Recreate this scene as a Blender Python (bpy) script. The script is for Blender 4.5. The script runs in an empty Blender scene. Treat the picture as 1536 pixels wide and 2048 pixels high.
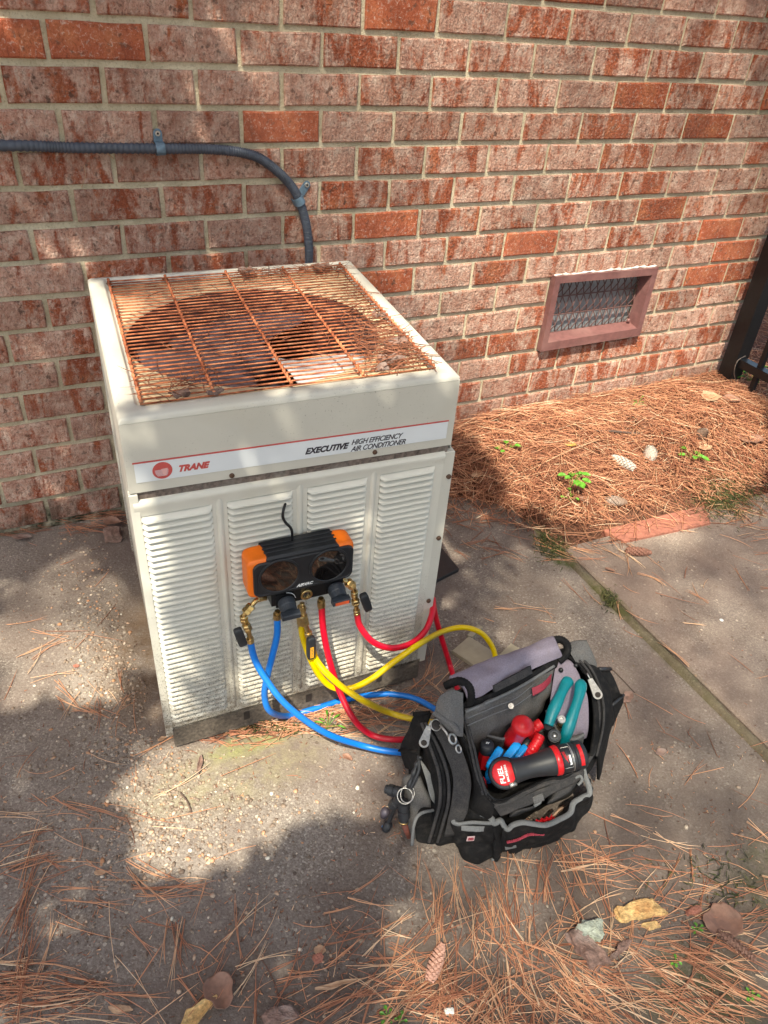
import bpy, math, random
import numpy as np
from mathutils import Vector, Matrix
random.seed(7); RN = np.random.RandomState(11)
S = bpy.context.scene
COL = S.collection
# ------------------------------------------------------------------ camera
CAM = np.array([-0.1578, -1.9298, 1.3561]); FPX = 1491.78
ROT = np.array([[0.9011406, -0.4279407, 0.0693713], [0.2001713, 0.5526576, 0.8090124], [0.3845479, 0.7151478, -0.5836836]])
cam = bpy.data.objects.new('camera', bpy.data.cameras.new('camera')); COL.objects.link(cam)
cam.data.sensor_fit = 'VERTICAL'; cam.data.sensor_height = 36.0; cam.data.lens = FPX / 2048 * 36
cam.data.clip_start = 0.02; cam.data.clip_end = 600
M = Matrix(((ROT[0][0], ROT[1][0], -ROT[2][0], CAM[0]), (ROT[0][1], ROT[1][1], -ROT[2][1], CAM[1]), (ROT[0][2], ROT[1][2], -ROT[2][2], CAM[2]), (0, 0, 0, 1)))
cam.matrix_world = M
S.camera = cam
# ------------------------------------------------------------------ light
SUN = np.array([0.50, 0.62, -1.28]); SUN /= np.linalg.norm(SUN)          # direction the sunlight travels
W = bpy.data.worlds.new('World'); S.world = W; W.use_nodes = True
nt = W.node_tree; bg = nt.nodes['Background']; sky = nt.nodes.new('ShaderNodeTexSky'); sky.sky_type = 'NISHITA'; sky.sun_disc = False
sky.sun_elevation = math.asin(-SUN[2]); sky.sun_rotation = math.atan2(-SUN[0], -SUN[1]); sky.dust_density = 3.0; sky.air_density = 1.0
nt.links.new(sky.outputs[0], bg.inputs[0]); bg.inputs[1].default_value = 0.15
sl = bpy.data.lights.new('sun', 'SUN'); sl.energy = 3.8; sl.angle = math.radians(0.6); sl.color = (1.0, 0.93, 0.82)
so = bpy.data.objects.new('sun', sl); COL.objects.link(so); so.rotation_euler = Vector(SUN).to_track_quat('-Z', 'Y').to_euler(); so.location = (-3, -5, 8)
S.view_settings.view_transform = 'Standard'; S.view_settings.look = 'None'; S.view_settings.gamma = 1.0; S.view_settings.use_curve_mapping = False
S.view_settings.exposure = 1.2
S.view_settings.use_white_balance = True; S.view_settings.white_balance_temperature = 6850; S.view_settings.white_balance_tint = 3
S.render.engine = 'CYCLES'
# ------------------------------------------------------------------ placing helpers
def ray(x, y): return np.array([(x - 768) / FPX, -(y - 1024) / FPX, 1.0]) @ ROT
def P(x, y, z=0.0):
    d = ray(x, y); return CAM + d * (z - CAM[2]) / d[2]
def PW(x, y, yy=0.0):
    d = ray(x, y); return CAM + d * (yy - CAM[1]) / d[1]
FL = np.array([-.061, -.892]); FR = np.array([.519, -.913]); BR = np.array([.583, -.271]); BL = np.array([-.018, -.259])
UW, UD = .5804, .64
def U(a, d, z):                      # unit coordinates: a along the front, d inwards, z up
    s, t = a / UW, d / UD
    q = FL * (1 - s) * (1 - t) + FR * s * (1 - t) + BR * s * t + BL * (1 - s) * t
    return np.array([q[0], q[1], z])
fa = (FR - FL) / np.linalg.norm(FR - FL); fn = np.array([fa[1], -fa[0]])
def F(a, o, z): q = FL + fa * a + fn * o; return np.array([q[0], q[1], z])       # off the front plane
def PF(x, y, off):                   # pixel ray meets the plane 'off' metres in front of the unit
    d = ray(x, y); t = np.dot(FL + fn * off - CAM[:2], fn) / np.dot(d[:2], fn); return CAM + d * t
# ------------------------------------------------------------------ material helpers
def mat(name, rough=0.7, metal=0.0, spec=0.5):
    m = bpy.data.materials.new(name); m.use_nodes = True
    b = m.node_tree.nodes['Principled BSDF']; b.inputs['Roughness'].default_value = rough; b.inputs['Metallic'].default_value = metal
    b.inputs['Specular IOR Level'].default_value = spec
    return m, m.node_tree, b
def N(t, kind, **kw):
    n = t.nodes.new(kind)
    for k, v in kw.items():
        if k in n.inputs: n.inputs[k].default_value = v
        else: setattr(n, k, v)
    return n
def L(t, a, b): t.links.new(a, b)
def noise(t, scale, detail=4, rough=.55, vec=None, dist=0):
    n = N(t, 'ShaderNodeTexNoise', Scale=scale, Detail=detail, Roughness=rough, Distortion=dist)
    if vec is not None: L(t, vec, n.inputs['Vector'])
    return n.outputs['Fac']
def ramp(t, f, stops):
    n = t.nodes.new('ShaderNodeValToRGB'); L(t, f, n.inputs[0]); e = n.color_ramp.elements
    while len(e) < len(stops): e.new(.5)
    for i, (p, c) in enumerate(stops):
        e[i].position = p; e[i].color = (c, c, c, 1) if isinstance(c, (int, float)) else (*c, 1)
    return n.outputs['Color']
def mix(t, f, a, b, mode='MIX'):
    n = t.nodes.new('ShaderNodeMix'); n.data_type = 'RGBA'; n.blend_type = mode
    for s, v in ((n.inputs[0], f), (n.inputs[6], a), (n.inputs[7], b)):
        if hasattr(v, 'node'): L(t, v, s)
        elif isinstance(v, (int, float)): s.default_value = v
        else: s.default_value = (*v, 1)
    return n.outputs[2]
def math_(t, op, a, b=0.0, clamp=False):
    n = t.nodes.new('ShaderNodeMath'); n.operation = op; n.use_clamp = clamp
    for s, v in ((n.inputs[0], a), (n.inputs[1], b)):
        if hasattr(v, 'node'): L(t, v, s)
        else: s.default_value = v
    return n.outputs[0]
def pos(t): return t.nodes.new('ShaderNodeNewGeometry').outputs['Position']
def bump(t, b, h, strength=.5, dist=.002, prev=None):
    n = N(t, 'ShaderNodeBump', Strength=strength, Distance=dist); L(t, h, n.inputs['Height'])
    if prev is not None: L(t, prev, n.inputs['Normal'])
    L(t, n.outputs[0], b.inputs['Normal']); return n.outputs[0]
def plain(name, col, rough=.6, metal=0., var=.25, scale=60, bmp=.15, bd=.0006, spec=.5, dirt=None):
    m, t, b = mat(name, rough, metal, spec); p = pos(t)
    f = noise(t, scale, 5, .6, p); f2 = noise(t, scale * .17, 3, .5, p)
    lo = tuple(c * (1 - var) for c in col); hi = tuple(min(1, c * (1 + var)) for c in col)
    c = mix(t, ramp(t, f, [(.3, 0), (.7, 1)]), lo, hi)
    if dirt: c = mix(t, ramp(t, f2, [(.5, 0), (.72, .7)]), c, dirt)
    L(t, c, b.inputs['Base Color']); bump(t, b, f, bmp, bd)
    rr = math_(t, 'MULTIPLY_ADD', f2, .3); t.nodes[-1].inputs[2].default_value = rough - .15
    L(t, rr, b.inputs['Roughness'])
    return m
# ------------------------------------------------------------------ mesh helpers
def link(o, parent=None):
    COL.objects.link(o)
    if parent is not None:
        o.parent = parent
    return o
def make(name, V, Fc, m, parent=None, smooth=False, solid=0, sub=0, col=None):
    me = bpy.data.meshes.new(name)
    off = np.array(parent_loc(parent)) if parent is not None else None
    V = np.asarray(V, float)
    org = None
    if off is not None: V = V - off
    else:
        org = np.array([(V[:, 0].min() + V[:, 0].max()) / 2, (V[:, 1].min() + V[:, 1].max()) / 2, V[:, 2].min()]); V = V - org
    me.from_pydata(V.tolist(), [], [list(f) for f in Fc]); me.update()
    if m is not None: me.materials.append(m)
    if smooth: me.polygons.foreach_set('use_smooth', [True] * len(me.polygons))
    o = bpy.data.objects.new(name, me)
    if org is not None: o.location = org
    link(o, parent)
    if sub:
        s = o.modifiers.new('s', 'SUBSURF'); s.levels = sub; s.render_levels = sub
    if solid:
        s = o.modifiers.new('t', 'SOLIDIFY'); s.thickness = abs(solid); s.offset = 0
    return o
def parent_loc(p):
    l = np.zeros(3)
    while p is not None: l = l + np.array(p.location); p = p.parent
    return l
def tag(o, label=None, cat=None, group=None, kind=None):
    if label: o['label'] = label
    if cat: o['category'] = cat
    if group: o['group'] = group
    if kind: o['kind'] = kind
    return o
def thing(name, label, cat, loc=(0, 0, 0), group=None):
    o = bpy.data.objects.new(name, None); COL.objects.link(o); o.location = [float(v) for v in loc]; o.empty_display_size = .05
    return tag(o, label, cat, group)
class G:
    def __init__(s): s.v = []; s.f = []
    def add(s, V, Fc):
        n = len(s.v); s.v += [tuple(map(float, p)) for p in V]; s.f += [tuple(i + n for i in f) for f in Fc]; return s
    def box(s, x0, x1, y0, y1, z0, z1, fn=None, b=0):
        if b:
            V = []; 
            for z, i in ((z0, b), (z0 + b, 0), (z1 - b, 0), (z1, b)):
                for x, y in ((x0 + i, y0 + i), (x1 - i, y0 + i), (x1 - i, y1 - i), (x0 + i, y1 - i)): V.append((x, y, z))
            Fc = [(3, 2, 1, 0), (12, 13, 14, 15)] + [(4 * k + i, 4 * k + (i + 1) % 4, 4 * k + 4 + (i + 1) % 4, 4 * k + 4 + i) for k in range(3) for i in range(4)]
        else:
            V = [(x, y, z) for z in (z0, z1) for x, y in ((x0, y0), (x1, y0), (x1, y1), (x0, y1))]
            Fc = [(3, 2, 1, 0), (4, 5, 6, 7), (0, 1, 5, 4), (1, 2, 6, 5), (2, 3, 7, 6), (3, 0, 4, 7)]
        if fn: V = [fn(*p) for p in V]
        return s.add(V, Fc)
    def tube(s, pts, r, n=10, caps=True, squash=None):
        pts = [np.asarray(p, float) for p in pts]; m = len(pts)
        rr = [r] * m if isinstance(r, (int, float)) else r
        tg = [pts[min(i + 1, m - 1)] - pts[max(i - 1, 0)] for i in range(m)]
        tg = [t / (np.linalg.norm(t) + 1e-12) for t in tg]
        u = np.cross(tg[0], (0, 0, 1)); 
        if np.linalg.norm(u) < .1: u = np.cross(tg[0], (1, 0, 0))
        u /= np.linalg.norm(u); V = []
        for i in range(m):
            u = u - tg[i] * np.dot(u, tg[i]); u /= np.linalg.norm(u); w = np.cross(tg[i], u)
            for k in range(n):
                a = 2 * math.pi * k / n; V.append(pts[i] + rr[i] * (math.cos(a) * u + math.sin(a) * w * (squash or 1)))
        Fc = [(i * n + k, i * n + (k + 1) % n, (i + 1) * n + (k + 1) % n, (i + 1) * n + k) for i in range(m - 1) for k in range(n)]
        if caps: Fc += [tuple(range(n))[::-1], tuple(range((m - 1) * n, m * n))]
        return s.add(V, Fc)
    def grid(s, V, nu, nv, cu=False):
        Fc = []
        for j in range(nv - 1):
            for i in range(nu if cu else nu - 1):
                k = (i + 1) % nu; Fc.append((j * nu + i, j * nu + k, (j + 1) * nu + k, (j + 1) * nu + i))
        return s.add(V, Fc)
    def make(s, name, m, parent=None, **k): return make(name, s.v, s.f, m, parent, **k)
def crom(pts, n, closed=False):
    pts = [np.asarray(p, float) for p in pts]; m = len(pts); out = []
    segs = m if closed else m - 1
    for j in range(n if closed else n):
        x = j * segs / (n if closed else n - 1); i = min(int(x), segs - 1); t = x - i
        g = (lambda k: pts[k % m]) if closed else (lambda k: pts[max(0, min(m - 1, k))])
        p0, p1, p2, p3 = g(i - 1), g(i), g(i + 1), g(i + 2)
        out.append(.5 * ((2 * p1) + (-p0 + p2) * t + (2 * p0 - 5 * p1 + 4 * p2 - p3) * t * t + (-p0 + 3 * p1 - 3 * p2 + p3) * t ** 3))
    return out
def sheet(rows, nu=24, nv=14, wr=0.0, ws=25, closed=False):
    R = [crom(r, nu, closed) for r in rows]
    cols = [crom([R[j][i] for j in range(len(R))], nv) for i in range(nu)]
    g = G(); V = []
    for j in range(nv):
        for i in range(nu):
            p = cols[i][j]
            if wr:
                from mathutils import noise as mn
                q = mn.noise_vector(Vector(p * ws)); p = p + wr * np.array(q)
            V.append(p)
    g.grid(V, nu, nv, closed); return g
def puff(c, n=12, pw=5, wr=0.0, ws=25):
    """closed soft box through 8 corners (bottom 4 then top 4, going round)"""
    from mathutils import noise as mn
    c = [np.asarray(p, float) for p in c]; V = []; Fc = []; idx = {}
    def pt(i, j, k):
        q = np.array([i, j, k]) / n * 2 - 1
        q2 = q * (np.abs(q).max() / (np.sum(np.abs(q) ** pw) ** (1 / pw) + 1e-9))
        u, v, w = (q2 + 1) / 2
        b = c[0] * (1 - u) * (1 - v) + c[1] * u * (1 - v) + c[2] * u * v + c[3] * (1 - u) * v
        t = c[4] * (1 - u) * (1 - v) + c[5] * u * (1 - v) + c[6] * u * v + c[7] * (1 - u) * v
        p = b * (1 - w) + t * w
        if wr: p = p + wr * np.array(mn.noise_vector(Vector(p * ws)))
        return p
    def vi(i, j, k):
        if (i, j, k) not in idx: idx[(i, j, k)] = len(V); V.append(pt(i, j, k))
        return idx[(i, j, k)]
    for a in range(n):
        for b in range(n):
            for s in (0, n):
                q = [(s, a, b), (s, a + 1, b), (s, a + 1, b + 1), (s, a, b + 1)]; Fc.append([vi(*x) for x in (q if s else q[::-1])])
                q = [(a, s, b), (a + 1, s, b), (a + 1, s, b + 1), (a, s, b + 1)]; Fc.append([vi(*x) for x in (q if not s else q[::-1])])
                q = [(a, b, s), (a + 1, b, s), (a + 1, b + 1, s), (a, b + 1, s)]; Fc.append([vi(*x) for x in (q if s else q[::-1])])
    g = G(); g.add(V, Fc); return g
def axes(o, x, y):   # frame for flat things: origin, x dir, y dir -> matrix
    x = np.asarray(x, float); y = np.asarray(y, float); x /= np.linalg.norm(x); z = np.cross(x, y); z /= np.linalg.norm(z); y = np.cross(z, x)
    return Matrix(((x[0], y[0], z[0], o[0]), (x[1], y[1], z[1], o[1]), (x[2], y[2], z[2], o[2]), (0, 0, 0, 1)))
def text(body, size, mw, m, parent, name='lettering', shear=0, bold=0, sx=1.0, ext=.0002, align='LEFT', sp=1.0):
    cu = bpy.data.curves.new('t', 'FONT'); cu.body = body; cu.size = size; cu.shear = shear; cu.offset = bold; cu.extrude = ext; cu.align_x = align; cu.resolution_u = 3
    cu.space_character = sp
    o = bpy.data.objects.new('t', cu); COL.objects.link(o); dg = bpy.context.evaluated_depsgraph_get()
    me = bpy.data.meshes.new_from_object(o.evaluated_get(dg)); bpy.data.objects.remove(o); me.transform(Matrix.Diagonal((sx, 1, 1, 1))); me.transform(mw)
    me.transform(Matrix.Translation(-Vector(parent_loc(parent)))); me.name = name
    me.materials.clear(); me.materials.append(m); o = bpy.data.objects.new(name, me); return link(o, parent)
def ring_pts(c, x, y, r, n, a0=0, a1=2 * math.pi):
    x = np.asarray(x, float); y = np.asarray(y, float)
    return [np.asarray(c) + r * (math.cos(a0 + (a1 - a0) * k / (n - 1)) * x + math.sin(a0 + (a1 - a0) * k / (n - 1)) * y) for k in range(n)]
def lathe_between(g, a, b, prof, n=20):
    """prof: list of (t along a->b, radius)"""
    a = np.asarray(a, float); b = np.asarray(b, float)
    d = b - a; ln = np.linalg.norm(d); d = d / ln
    u = np.cross(d, (0, 0, 1)); u = u if np.linalg.norm(u) > .05 else np.cross(d, (1, 0, 0)); u /= np.linalg.norm(u); w = np.cross(d, u)
    V = []
    for t, r in prof:
        for k in range(n):
            an = 2 * math.pi * k / n; V.append(a + d * ln * t + r * (math.cos(an) * u + math.sin(an) * w))
    m = len(prof)
    Fc = [(i * n + k, i * n + (k + 1) % n, (i + 1) * n + (k + 1) % n, (i + 1) * n + k) for i in range(m - 1) for k in range(n)] + [tuple(range(n))[::-1], tuple(range((m - 1) * n, m * n))]
    g.add(V, Fc); return g
#@@MATERIALS
# ------------------------------------------------------------------ materials
def mk_brick():
    m, t, b = mat('weathered_brick', .9, 0, .2); p = pos(t); oi = t.nodes.new('ShaderNodeObjectInfo').outputs['Random']
    sh = N(t, 'ShaderNodeVectorMath', operation='ADD'); L(t, p, sh.inputs[0])
    cb = N(t, 'ShaderNodeCombineXYZ'); L(t, math_(t, 'MULTIPLY', oi, 37.), cb.inputs[0]); L(t, math_(t, 'MULTIPLY', oi, 91.), cb.inputs[2]); L(t, cb.outputs[0], sh.inputs[1]); q = sh.outputs[0]
    st = N(t, 'ShaderNodeMapping'); L(t, q, st.inputs[0]); st.inputs['Scale'].default_value = (1.5, 1, .45); qs = st.outputs[0]
    red = ramp(t, noise(t, 14, 3, .5, q), [(.3, (.30, .075, .038)), (.5, (.45, .12, .058)), (.72, (.55, .19, .09))])
    pink = ramp(t, noise(t, 30, 5, .6, q), [(.3, (.50, .25, .18)), (.5, (.66, .39, .30)), (.7, (.80, .58, .47))])
    wf = math_(t, 'ADD', math_(t, 'MULTIPLY', noise(t, 16, 5, .6, qs, .8), .75), math_(t, 'MULTIPLY', noise(t, 60, 6, .75, q), .25))
    r2 = ramp(t, oi, [(0, .50), (.05, .40), (.08, .14), (.35, .05), (.7, 0.0), (1, .09)])
    wash = ramp(t, math_(t, 'SUBTRACT', wf, r2), [(.36, 0), (.46, 1)])
    c = mix(t, wash, red, pink)
    fine = noise(t, 110, 6, .78, q, .8)  # relief shading put into the colour: dark pits, pale ridges
    c = mix(t, ramp(t, fine, [(.36, .7), (.46, 0)]), c, (.15, .05, .035))
    c = mix(t, ramp(t, fine, [(.54, 0), (.64, .6)]), c, (.78, .64, .55))
    spots = noise(t, 55, 4, .6, q); big = noise(t, 7, 2, .5, q)
    c = mix(t, math_(t, 'MULTIPLY', ramp(t, spots, [(.55, 0), (.66, .85)]), ramp(t, big, [(.35, .2), (.6, 1)])), c, (.10, .05, .035))
    tn = math_(t, 'MULTIPLY_ADD', math_(t, 'FRACT', math_(t, 'MULTIPLY', oi, 17.3)), .34); t.nodes[-1].inputs[2].default_value = .80
    c = mix(t, 1.0, c, (1, 1, 1), 'MULTIPLY'); mm = t.nodes[-1]; cc = N(t, 'ShaderNodeCombineColor'); [L(t, tn, cc.inputs[i]) for i in range(3)]; L(t, cc.outputs[0], mm.inputs[7])
    c = mix(t, ramp(t, noise(t, 2.6, 5, .65, p), [(.45, 0), (.70, .4)]), c, (.22, .10, .07))
    hz = N(t, 'ShaderNodeSeparateXYZ'); L(t, p, hz.inputs[0]); c = mix(t, math_(t, 'MULTIPLY', ramp(t, hz.outputs[2], [(.02, .8), (.2, 0)]), ramp(t, noise(t, 14, 5, .7, p), [(.4, 0), (.6, 1)])), c, (.07, .05, .035))
    L(t, c, b.inputs['Base Color'])
    v = N(t, 'ShaderNodeTexVoronoi', Scale=170.); v.feature = 'SMOOTH_F1'; L(t, q, v.inputs['Vector'])
    h = math_(t, 'ADD', math_(t, 'MULTIPLY', noise(t, 75, 6, .72, qs, 1.4), 1.6), math_(t, 'MULTIPLY', v.outputs['Distance'], .5))
    amt = ramp(t, oi, [(.04, .2), (.08, 1)])
    bn = bump(t, b, math_(t, 'MULTIPLY', h, amt), 1.0, .007)
    return m
def mk_mortar():
    m, t, b = mat('mortar', .95, 0, .1); p = pos(t); f = noise(t, 220, 4, .7, p); g = noise(t, 9, 4, .6, p)
    c = ramp(t, g, [(.3, (.42, .36, .25)), (.55, (.62, .545, .40)), (.75, (.74, .67, .52))]); c = mix(t, ramp(t, f, [(.3, .5), (.5, 0)]), c, (.22, .17, .11))
    sx = N(t, 'ShaderNodeSeparateXYZ'); L(t, p, sx.inputs[0])
    c = mix(t, math_(t, 'MULTIPLY', ramp(t, sx.outputs[2], [(.03, 1), (.16, 0)]), ramp(t, noise(t, 20, 4, .6, p), [(.4, .2), (.6, .95)])), c, (.035, .035, .02))
    L(t, c, b.inputs['Base Color']); bump(t, b, math_(t, 'ADD', f, math_(t, 'MULTIPLY', noise(t, 40, 4, .6, p), 1.5)), .9, .003); return m
def mk_concrete(name='concrete', tint=(1, 1, 1), smooth=False):
    m, t, b = mat(name, .93, 0, .25); p = pos(t)
    sx = N(t, 'ShaderNodeSeparateXYZ'); L(t, p, sx.inputs[0]); X, Y = sx.outputs[0], sx.outputs[1]
    base = ramp(t, noise(t, 5, 6, .62, p), [(.3, (.17, .138, .118)), (.5, (.25, .208, .178)), (.7, (.33, .282, .245))])
    v = N(t, 'ShaderNodeTexVoronoi', Scale=300.); L(t, p, v.inputs['Vector'])
    hs = N(t, 'ShaderNodeSeparateColor'); L(t, v.outputs['Color'], hs.inputs[0])
    agg = ramp(t, hs.outputs[0], [(0, (.12, .09, .07)), (.3, (.19, .155, .13)), (.6, (.28, .235, .20)), (.90, (.35, .30, .26)), (.95, (.52, .46, .39)), (1, (.66, .60, .52))])
    grit = ramp(t, noise(t, 3.2, 4, .6, p), [(.35, .35), (.65, .75)] if not smooth else [(.3, .25), (.7, .45)])
    c = mix(t, math_(t, 'MULTIPLY', grit, .75), base, agg); c = mix(t, ramp(t, noise(t, 210, 5, .75, p), [(.35, .55), (.48, 0)]), c, (.085, .065, .055)); c = mix(t, ramp(t, noise(t, 170, 5, .75, p, .3), [(.55, 0), (.68, .55)]), c, (.50, .44, .37))
    v2 = N(t, 'ShaderNodeTexVoronoi', Scale=95.); L(t, p, v2.inputs['Vector']); h2 = N(t, 'ShaderNodeSeparateColor'); L(t, v2.outputs['Color'], h2.inputs[0])
    peb = math_(t, 'MULTIPLY', ramp(t, h2.outputs[1], [(.90, 0), (.92, 1)]), ramp(t, v2.outputs['Distance'], [(.30, 1), (.38, 0)]))
    c = mix(t, math_(t, 'MULTIPLY', peb, .8), c, ramp(t, h2.outputs[2], [(0, (.10, .07, .055)), (.5, (.36, .26, .18)), (.9, (.55, .48, .40))]))
    # grime: soil collected along the front of the slab and beside the unit, weathered purple-brown patches
    d1 = math_(t, 'MULTIPLY', ramp(t, noise(t, 2.2, 5, .65, p, ), [(.42, 0), (.60, 1)]), .68)
    c = mix(t, d1, c, (.13, .092, .08))
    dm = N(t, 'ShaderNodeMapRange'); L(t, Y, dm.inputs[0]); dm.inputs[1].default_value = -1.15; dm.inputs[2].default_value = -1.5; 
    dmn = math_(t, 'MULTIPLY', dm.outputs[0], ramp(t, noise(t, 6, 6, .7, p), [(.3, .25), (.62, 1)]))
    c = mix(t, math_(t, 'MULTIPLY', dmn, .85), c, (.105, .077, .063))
    # moss: along the slab joint and in front of the unit
    def blob(cx, cy, rx, ry, lo=.2):
        a = math_(t, 'POWER', math_(t, 'DIVIDE', math_(t, 'SUBTRACT', X, cx), rx), 2); bb = math_(t, 'POWER', math_(t, 'DIVIDE', math_(t, 'SUBTRACT', Y, cy), ry), 2)
        s = math_(t, 'ADD', a, bb); mr = N(t, 'ShaderNodeMapRange'); L(t, s, mr.inputs[0]); mr.inputs[1].default_value = 1; mr.inputs[2].default_value = lo; return mr.outputs[0]
    mn = ramp(t, noise(t, 28, 5, .7, p), [(.38, .15), (.6, 1)])
    for cx, cy, rx, ry, col, k in ((.10, -.935, .12, .035, (.19, .21, .06), .75), (.05, -.99, .25, .10, (.36, .32, .17), .4), (1.13, -.64, .045, .09, (.045, .06, .012), .95), (1.15, -.85, .035, .12, (.07, .075, .02), .9), (1.15, -1.1, .03, .3, (.09, .085, .045), .45), (.64, -1.72, .12, .12, (.06, .07, .02), .6), (.95, -1.62, .15, .1, (.06, .07, .02), .5), (1.86, -.60, .2, .05, (.06, .07, .02), .7)):
        c = mix(t, math_(t, 'MULTIPLY', math_(t, 'MULTIPLY', blob(cx, cy, rx, ry), mn), k), c, col)
    sep = blob(-.02, -.62, .17, .30); c = mix(t, math_(t, 'MULTIPLY', math_(t, 'MULTIPLY', sep, ramp(t, noise(t, 12, 5, .7, p), [(.35, .1), (.6, 1)])), .7), c, (.16, .095, .05))
    c = mix(t, 1., c, tint, 'MULTIPLY')
    L(t, c, b.inputs['Base Color'])
    h = math_(t, 'ADD', math_(t, 'MULTIPLY', v.outputs['Distance'], -.18), math_(t, 'ADD', noise(t, 160, 4, .7, p), math_(t, 'MULTIPLY', noise(t, 18, 5, .6, p), 1.2)))
    bump(t, b, math_(t, 'ADD', h, math_(t, 'MULTIPLY', peb, .5)), 1.0, .0022 if not smooth else .0015); return m
def mk_cream(name, col, dirtz=0.0, speck=True):
    m, t, b = mat(name, .42, 0, .45); p = pos(t); sx = N(t, 'ShaderNodeSeparateXYZ'); L(t, p, sx.inputs[0])
    c = mix(t, ramp(t, noise(t, 6, 5, .6, p), [(.35, 0), (.7, 1)]), tuple(k * .93 for k in col), tuple(min(1, k * 1.05) for k in col))
    c = mix(t, ramp(t, noise(t, 3.3, 3, .5, p, .5), [(.55, 0), (.8, .5)]), c, (.50, .44, .33))
    if speck:
        s = ramp(t, noise(t, 330, 2, .5, p), [(.66, 0), (.72, .7)]); s2 = ramp(t, noise(t, 5, 3, .5, p), [(.5, 0), (.7, 1)])
        c = mix(t, math_(t, 'MULTIPLY', s, s2), c, (.14, .11, .08))
    if dirtz:
        mr = N(t, 'ShaderNodeMapRange'); L(t, sx.outputs[2], mr.inputs[0]); mr.inputs[1].default_value = dirtz; mr.inputs[2].default_value = .07
        d = math_(t, 'MULTIPLY', math_(t, 'POWER', mr.outputs[0], 1.3), ramp(t, noise(t, 60, 6, .75, p), [(.32, 0), (.62, 1)]))
        c = mix(t, math_(t, 'MULTIPLY', d, .95), c, (.20, .155, .11))
        e = math_(t, 'MULTIPLY', math_(t, 'POWER', mr.outputs[0], .8), ramp(t, noise(t, 420, 2, .5, p), [(.57, 0), (.62, 1)]))
        c = mix(t, math_(t, 'MULTIPLY', e, .9), c, (.05, .04, .03))
    L(t, c, b.inputs['Base Color']); bump(t, b, noise(t, 25, 3, .5, p), .12, .002)
    L(t, ramp(t, noise(t, 30, 4, .6, p), [(.3, .35), (.7, .6)]), b.inputs['Roughness']); return m
def mk_needle(name, cols):
    m, t, b = mat(name, .55, 0, .35); a = N(t, 'ShaderNodeAttribute', attribute_name='tint'); L(t, ramp(t, a.outputs['Fac'], cols), b.inputs['Base Color']); return m
def mk_rust():
    m, t, b = mat('rusty_wire', .7, .15, .4); p = pos(t)
    c = ramp(t, noise(t, 28, 7, .75, p), [(.30, (.06, .018, .010)), (.43, (.30, .08, .035)), (.55, (.60, .20, .09)), (.75, (.80, .42, .24))])
    L(t, c, b.inputs['Base Color']); bump(t, b, noise(t, 500, 3, .6, p), .6, .0006); return m
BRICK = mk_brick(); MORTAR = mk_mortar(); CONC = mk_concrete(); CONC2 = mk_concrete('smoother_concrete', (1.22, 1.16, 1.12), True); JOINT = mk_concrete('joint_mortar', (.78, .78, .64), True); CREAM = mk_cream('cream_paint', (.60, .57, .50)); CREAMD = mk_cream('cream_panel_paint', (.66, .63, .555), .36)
RUST = mk_rust()
NEED = mk_needle('pine_needles', [(0, (.10, .04, .025)), (.2, (.27, .105, .06)), (.45, (.48, .20, .115)), (.75, (.68, .34, .19)), (1, (.82, .60, .40))])
GREEN = mk_needle('seedling_leaves', [(0, (.04, .11, .015)), (1, (.16, .33, .04))])
MOSS = mk_needle('moss', [(0, (.02, .028, .008)), (.6, (.06, .07, .02)), (1, (.16, .15, .05))])
STRAWBED = plain('straw_bed_soil', (.13, .058, .034), .95, var=.55, scale=90, bmp=.8, bd=.004)
DIRT = plain('soil', (.13, .095, .07), .95, var=.4, scale=40, bmp=.8, bd=.004)
DARK = plain('dark_interior', (.03, .022, .018), .8, var=.4)
COIL = plain('coil_fins', (.10, .055, .04), .7, .2, var=.5, scale=140)
FANM = plain('fan_metal_sunlit', (.72, .70, .71), .45, .1, var=.2, scale=25, dirt=(.22, .14, .09))  # blade colour lightened to stand for the sun on it
FANP = plain('fan_metal_shaded', (.095, .08, .10), .45, .3, var=.3, scale=25)  # same fan darkened, its shade put into the colour
DECK = mk_cream('deck_paint', (.62, .50, .33)); THROAT = plain('rusted_shroud', (.075, .035, .032), .8, .1, var=.5, scale=18, dirt=(.07, .05, .055)); PBACK = plain('panel_back_painted_shade', (.10, .08, .06), .7, var=.2)
PAN = plain('base_pan', (.115, .092, .072), .9, var=.5, scale=150, bmp=.6, bd=.002, dirt=(.07, .055, .045))
STRIP = plain('grimy_flashing', (.17, .13, .11), .8, .2, var=.6, scale=120, dirt=(.3, .27, .24))
SCREW = plain('rusty_screw', (.13, .075, .05), .6, .5, var=.5, scale=400)
LABELW = plain('label_white', (.72, .74, .76), .35, 0, var=.03, scale=10, bmp=.02)
LRED = plain('label_red', (.55, .09, .08), .4, 0, var=.1, scale=60, bmp=.02)
LBLK = plain('label_black', (.035, .03, .04), .4, 0, var=.1, bmp=.02)
COND = plain('conduit_pvc', (.062, .072, .098), .5, 0, var=.25, scale=30, bmp=.1)
STRAP = plain('strap_paint', (.14, .21, .28), .45, .2, var=.3, scale=80)
ZINC = plain('zinc', (.55, .53, .5), .35, .8, var=.2, scale=200)
VENTP = plain('vent_paint', (.19, .085, .08), .5, 0, var=.2, scale=60, bmp=.4, dirt=(.27, .14, .125)); VENTM = plain('vent_mesh', (.12, .06, .055), .6, 0, var=.3, scale=90)
VENTG = plain('vent_louver_metal', (.30, .31, .33), .55, .1, var=.15, scale=50)
PUTTY = plain('white_caulk', (.70, .68, .62), .8, var=.2, scale=150, bmp=.8, bd=.003)
BLKP = plain('black_gloss_paint', (.008, .008, .009), .35, 0, var=.3, spec=.4)
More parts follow.
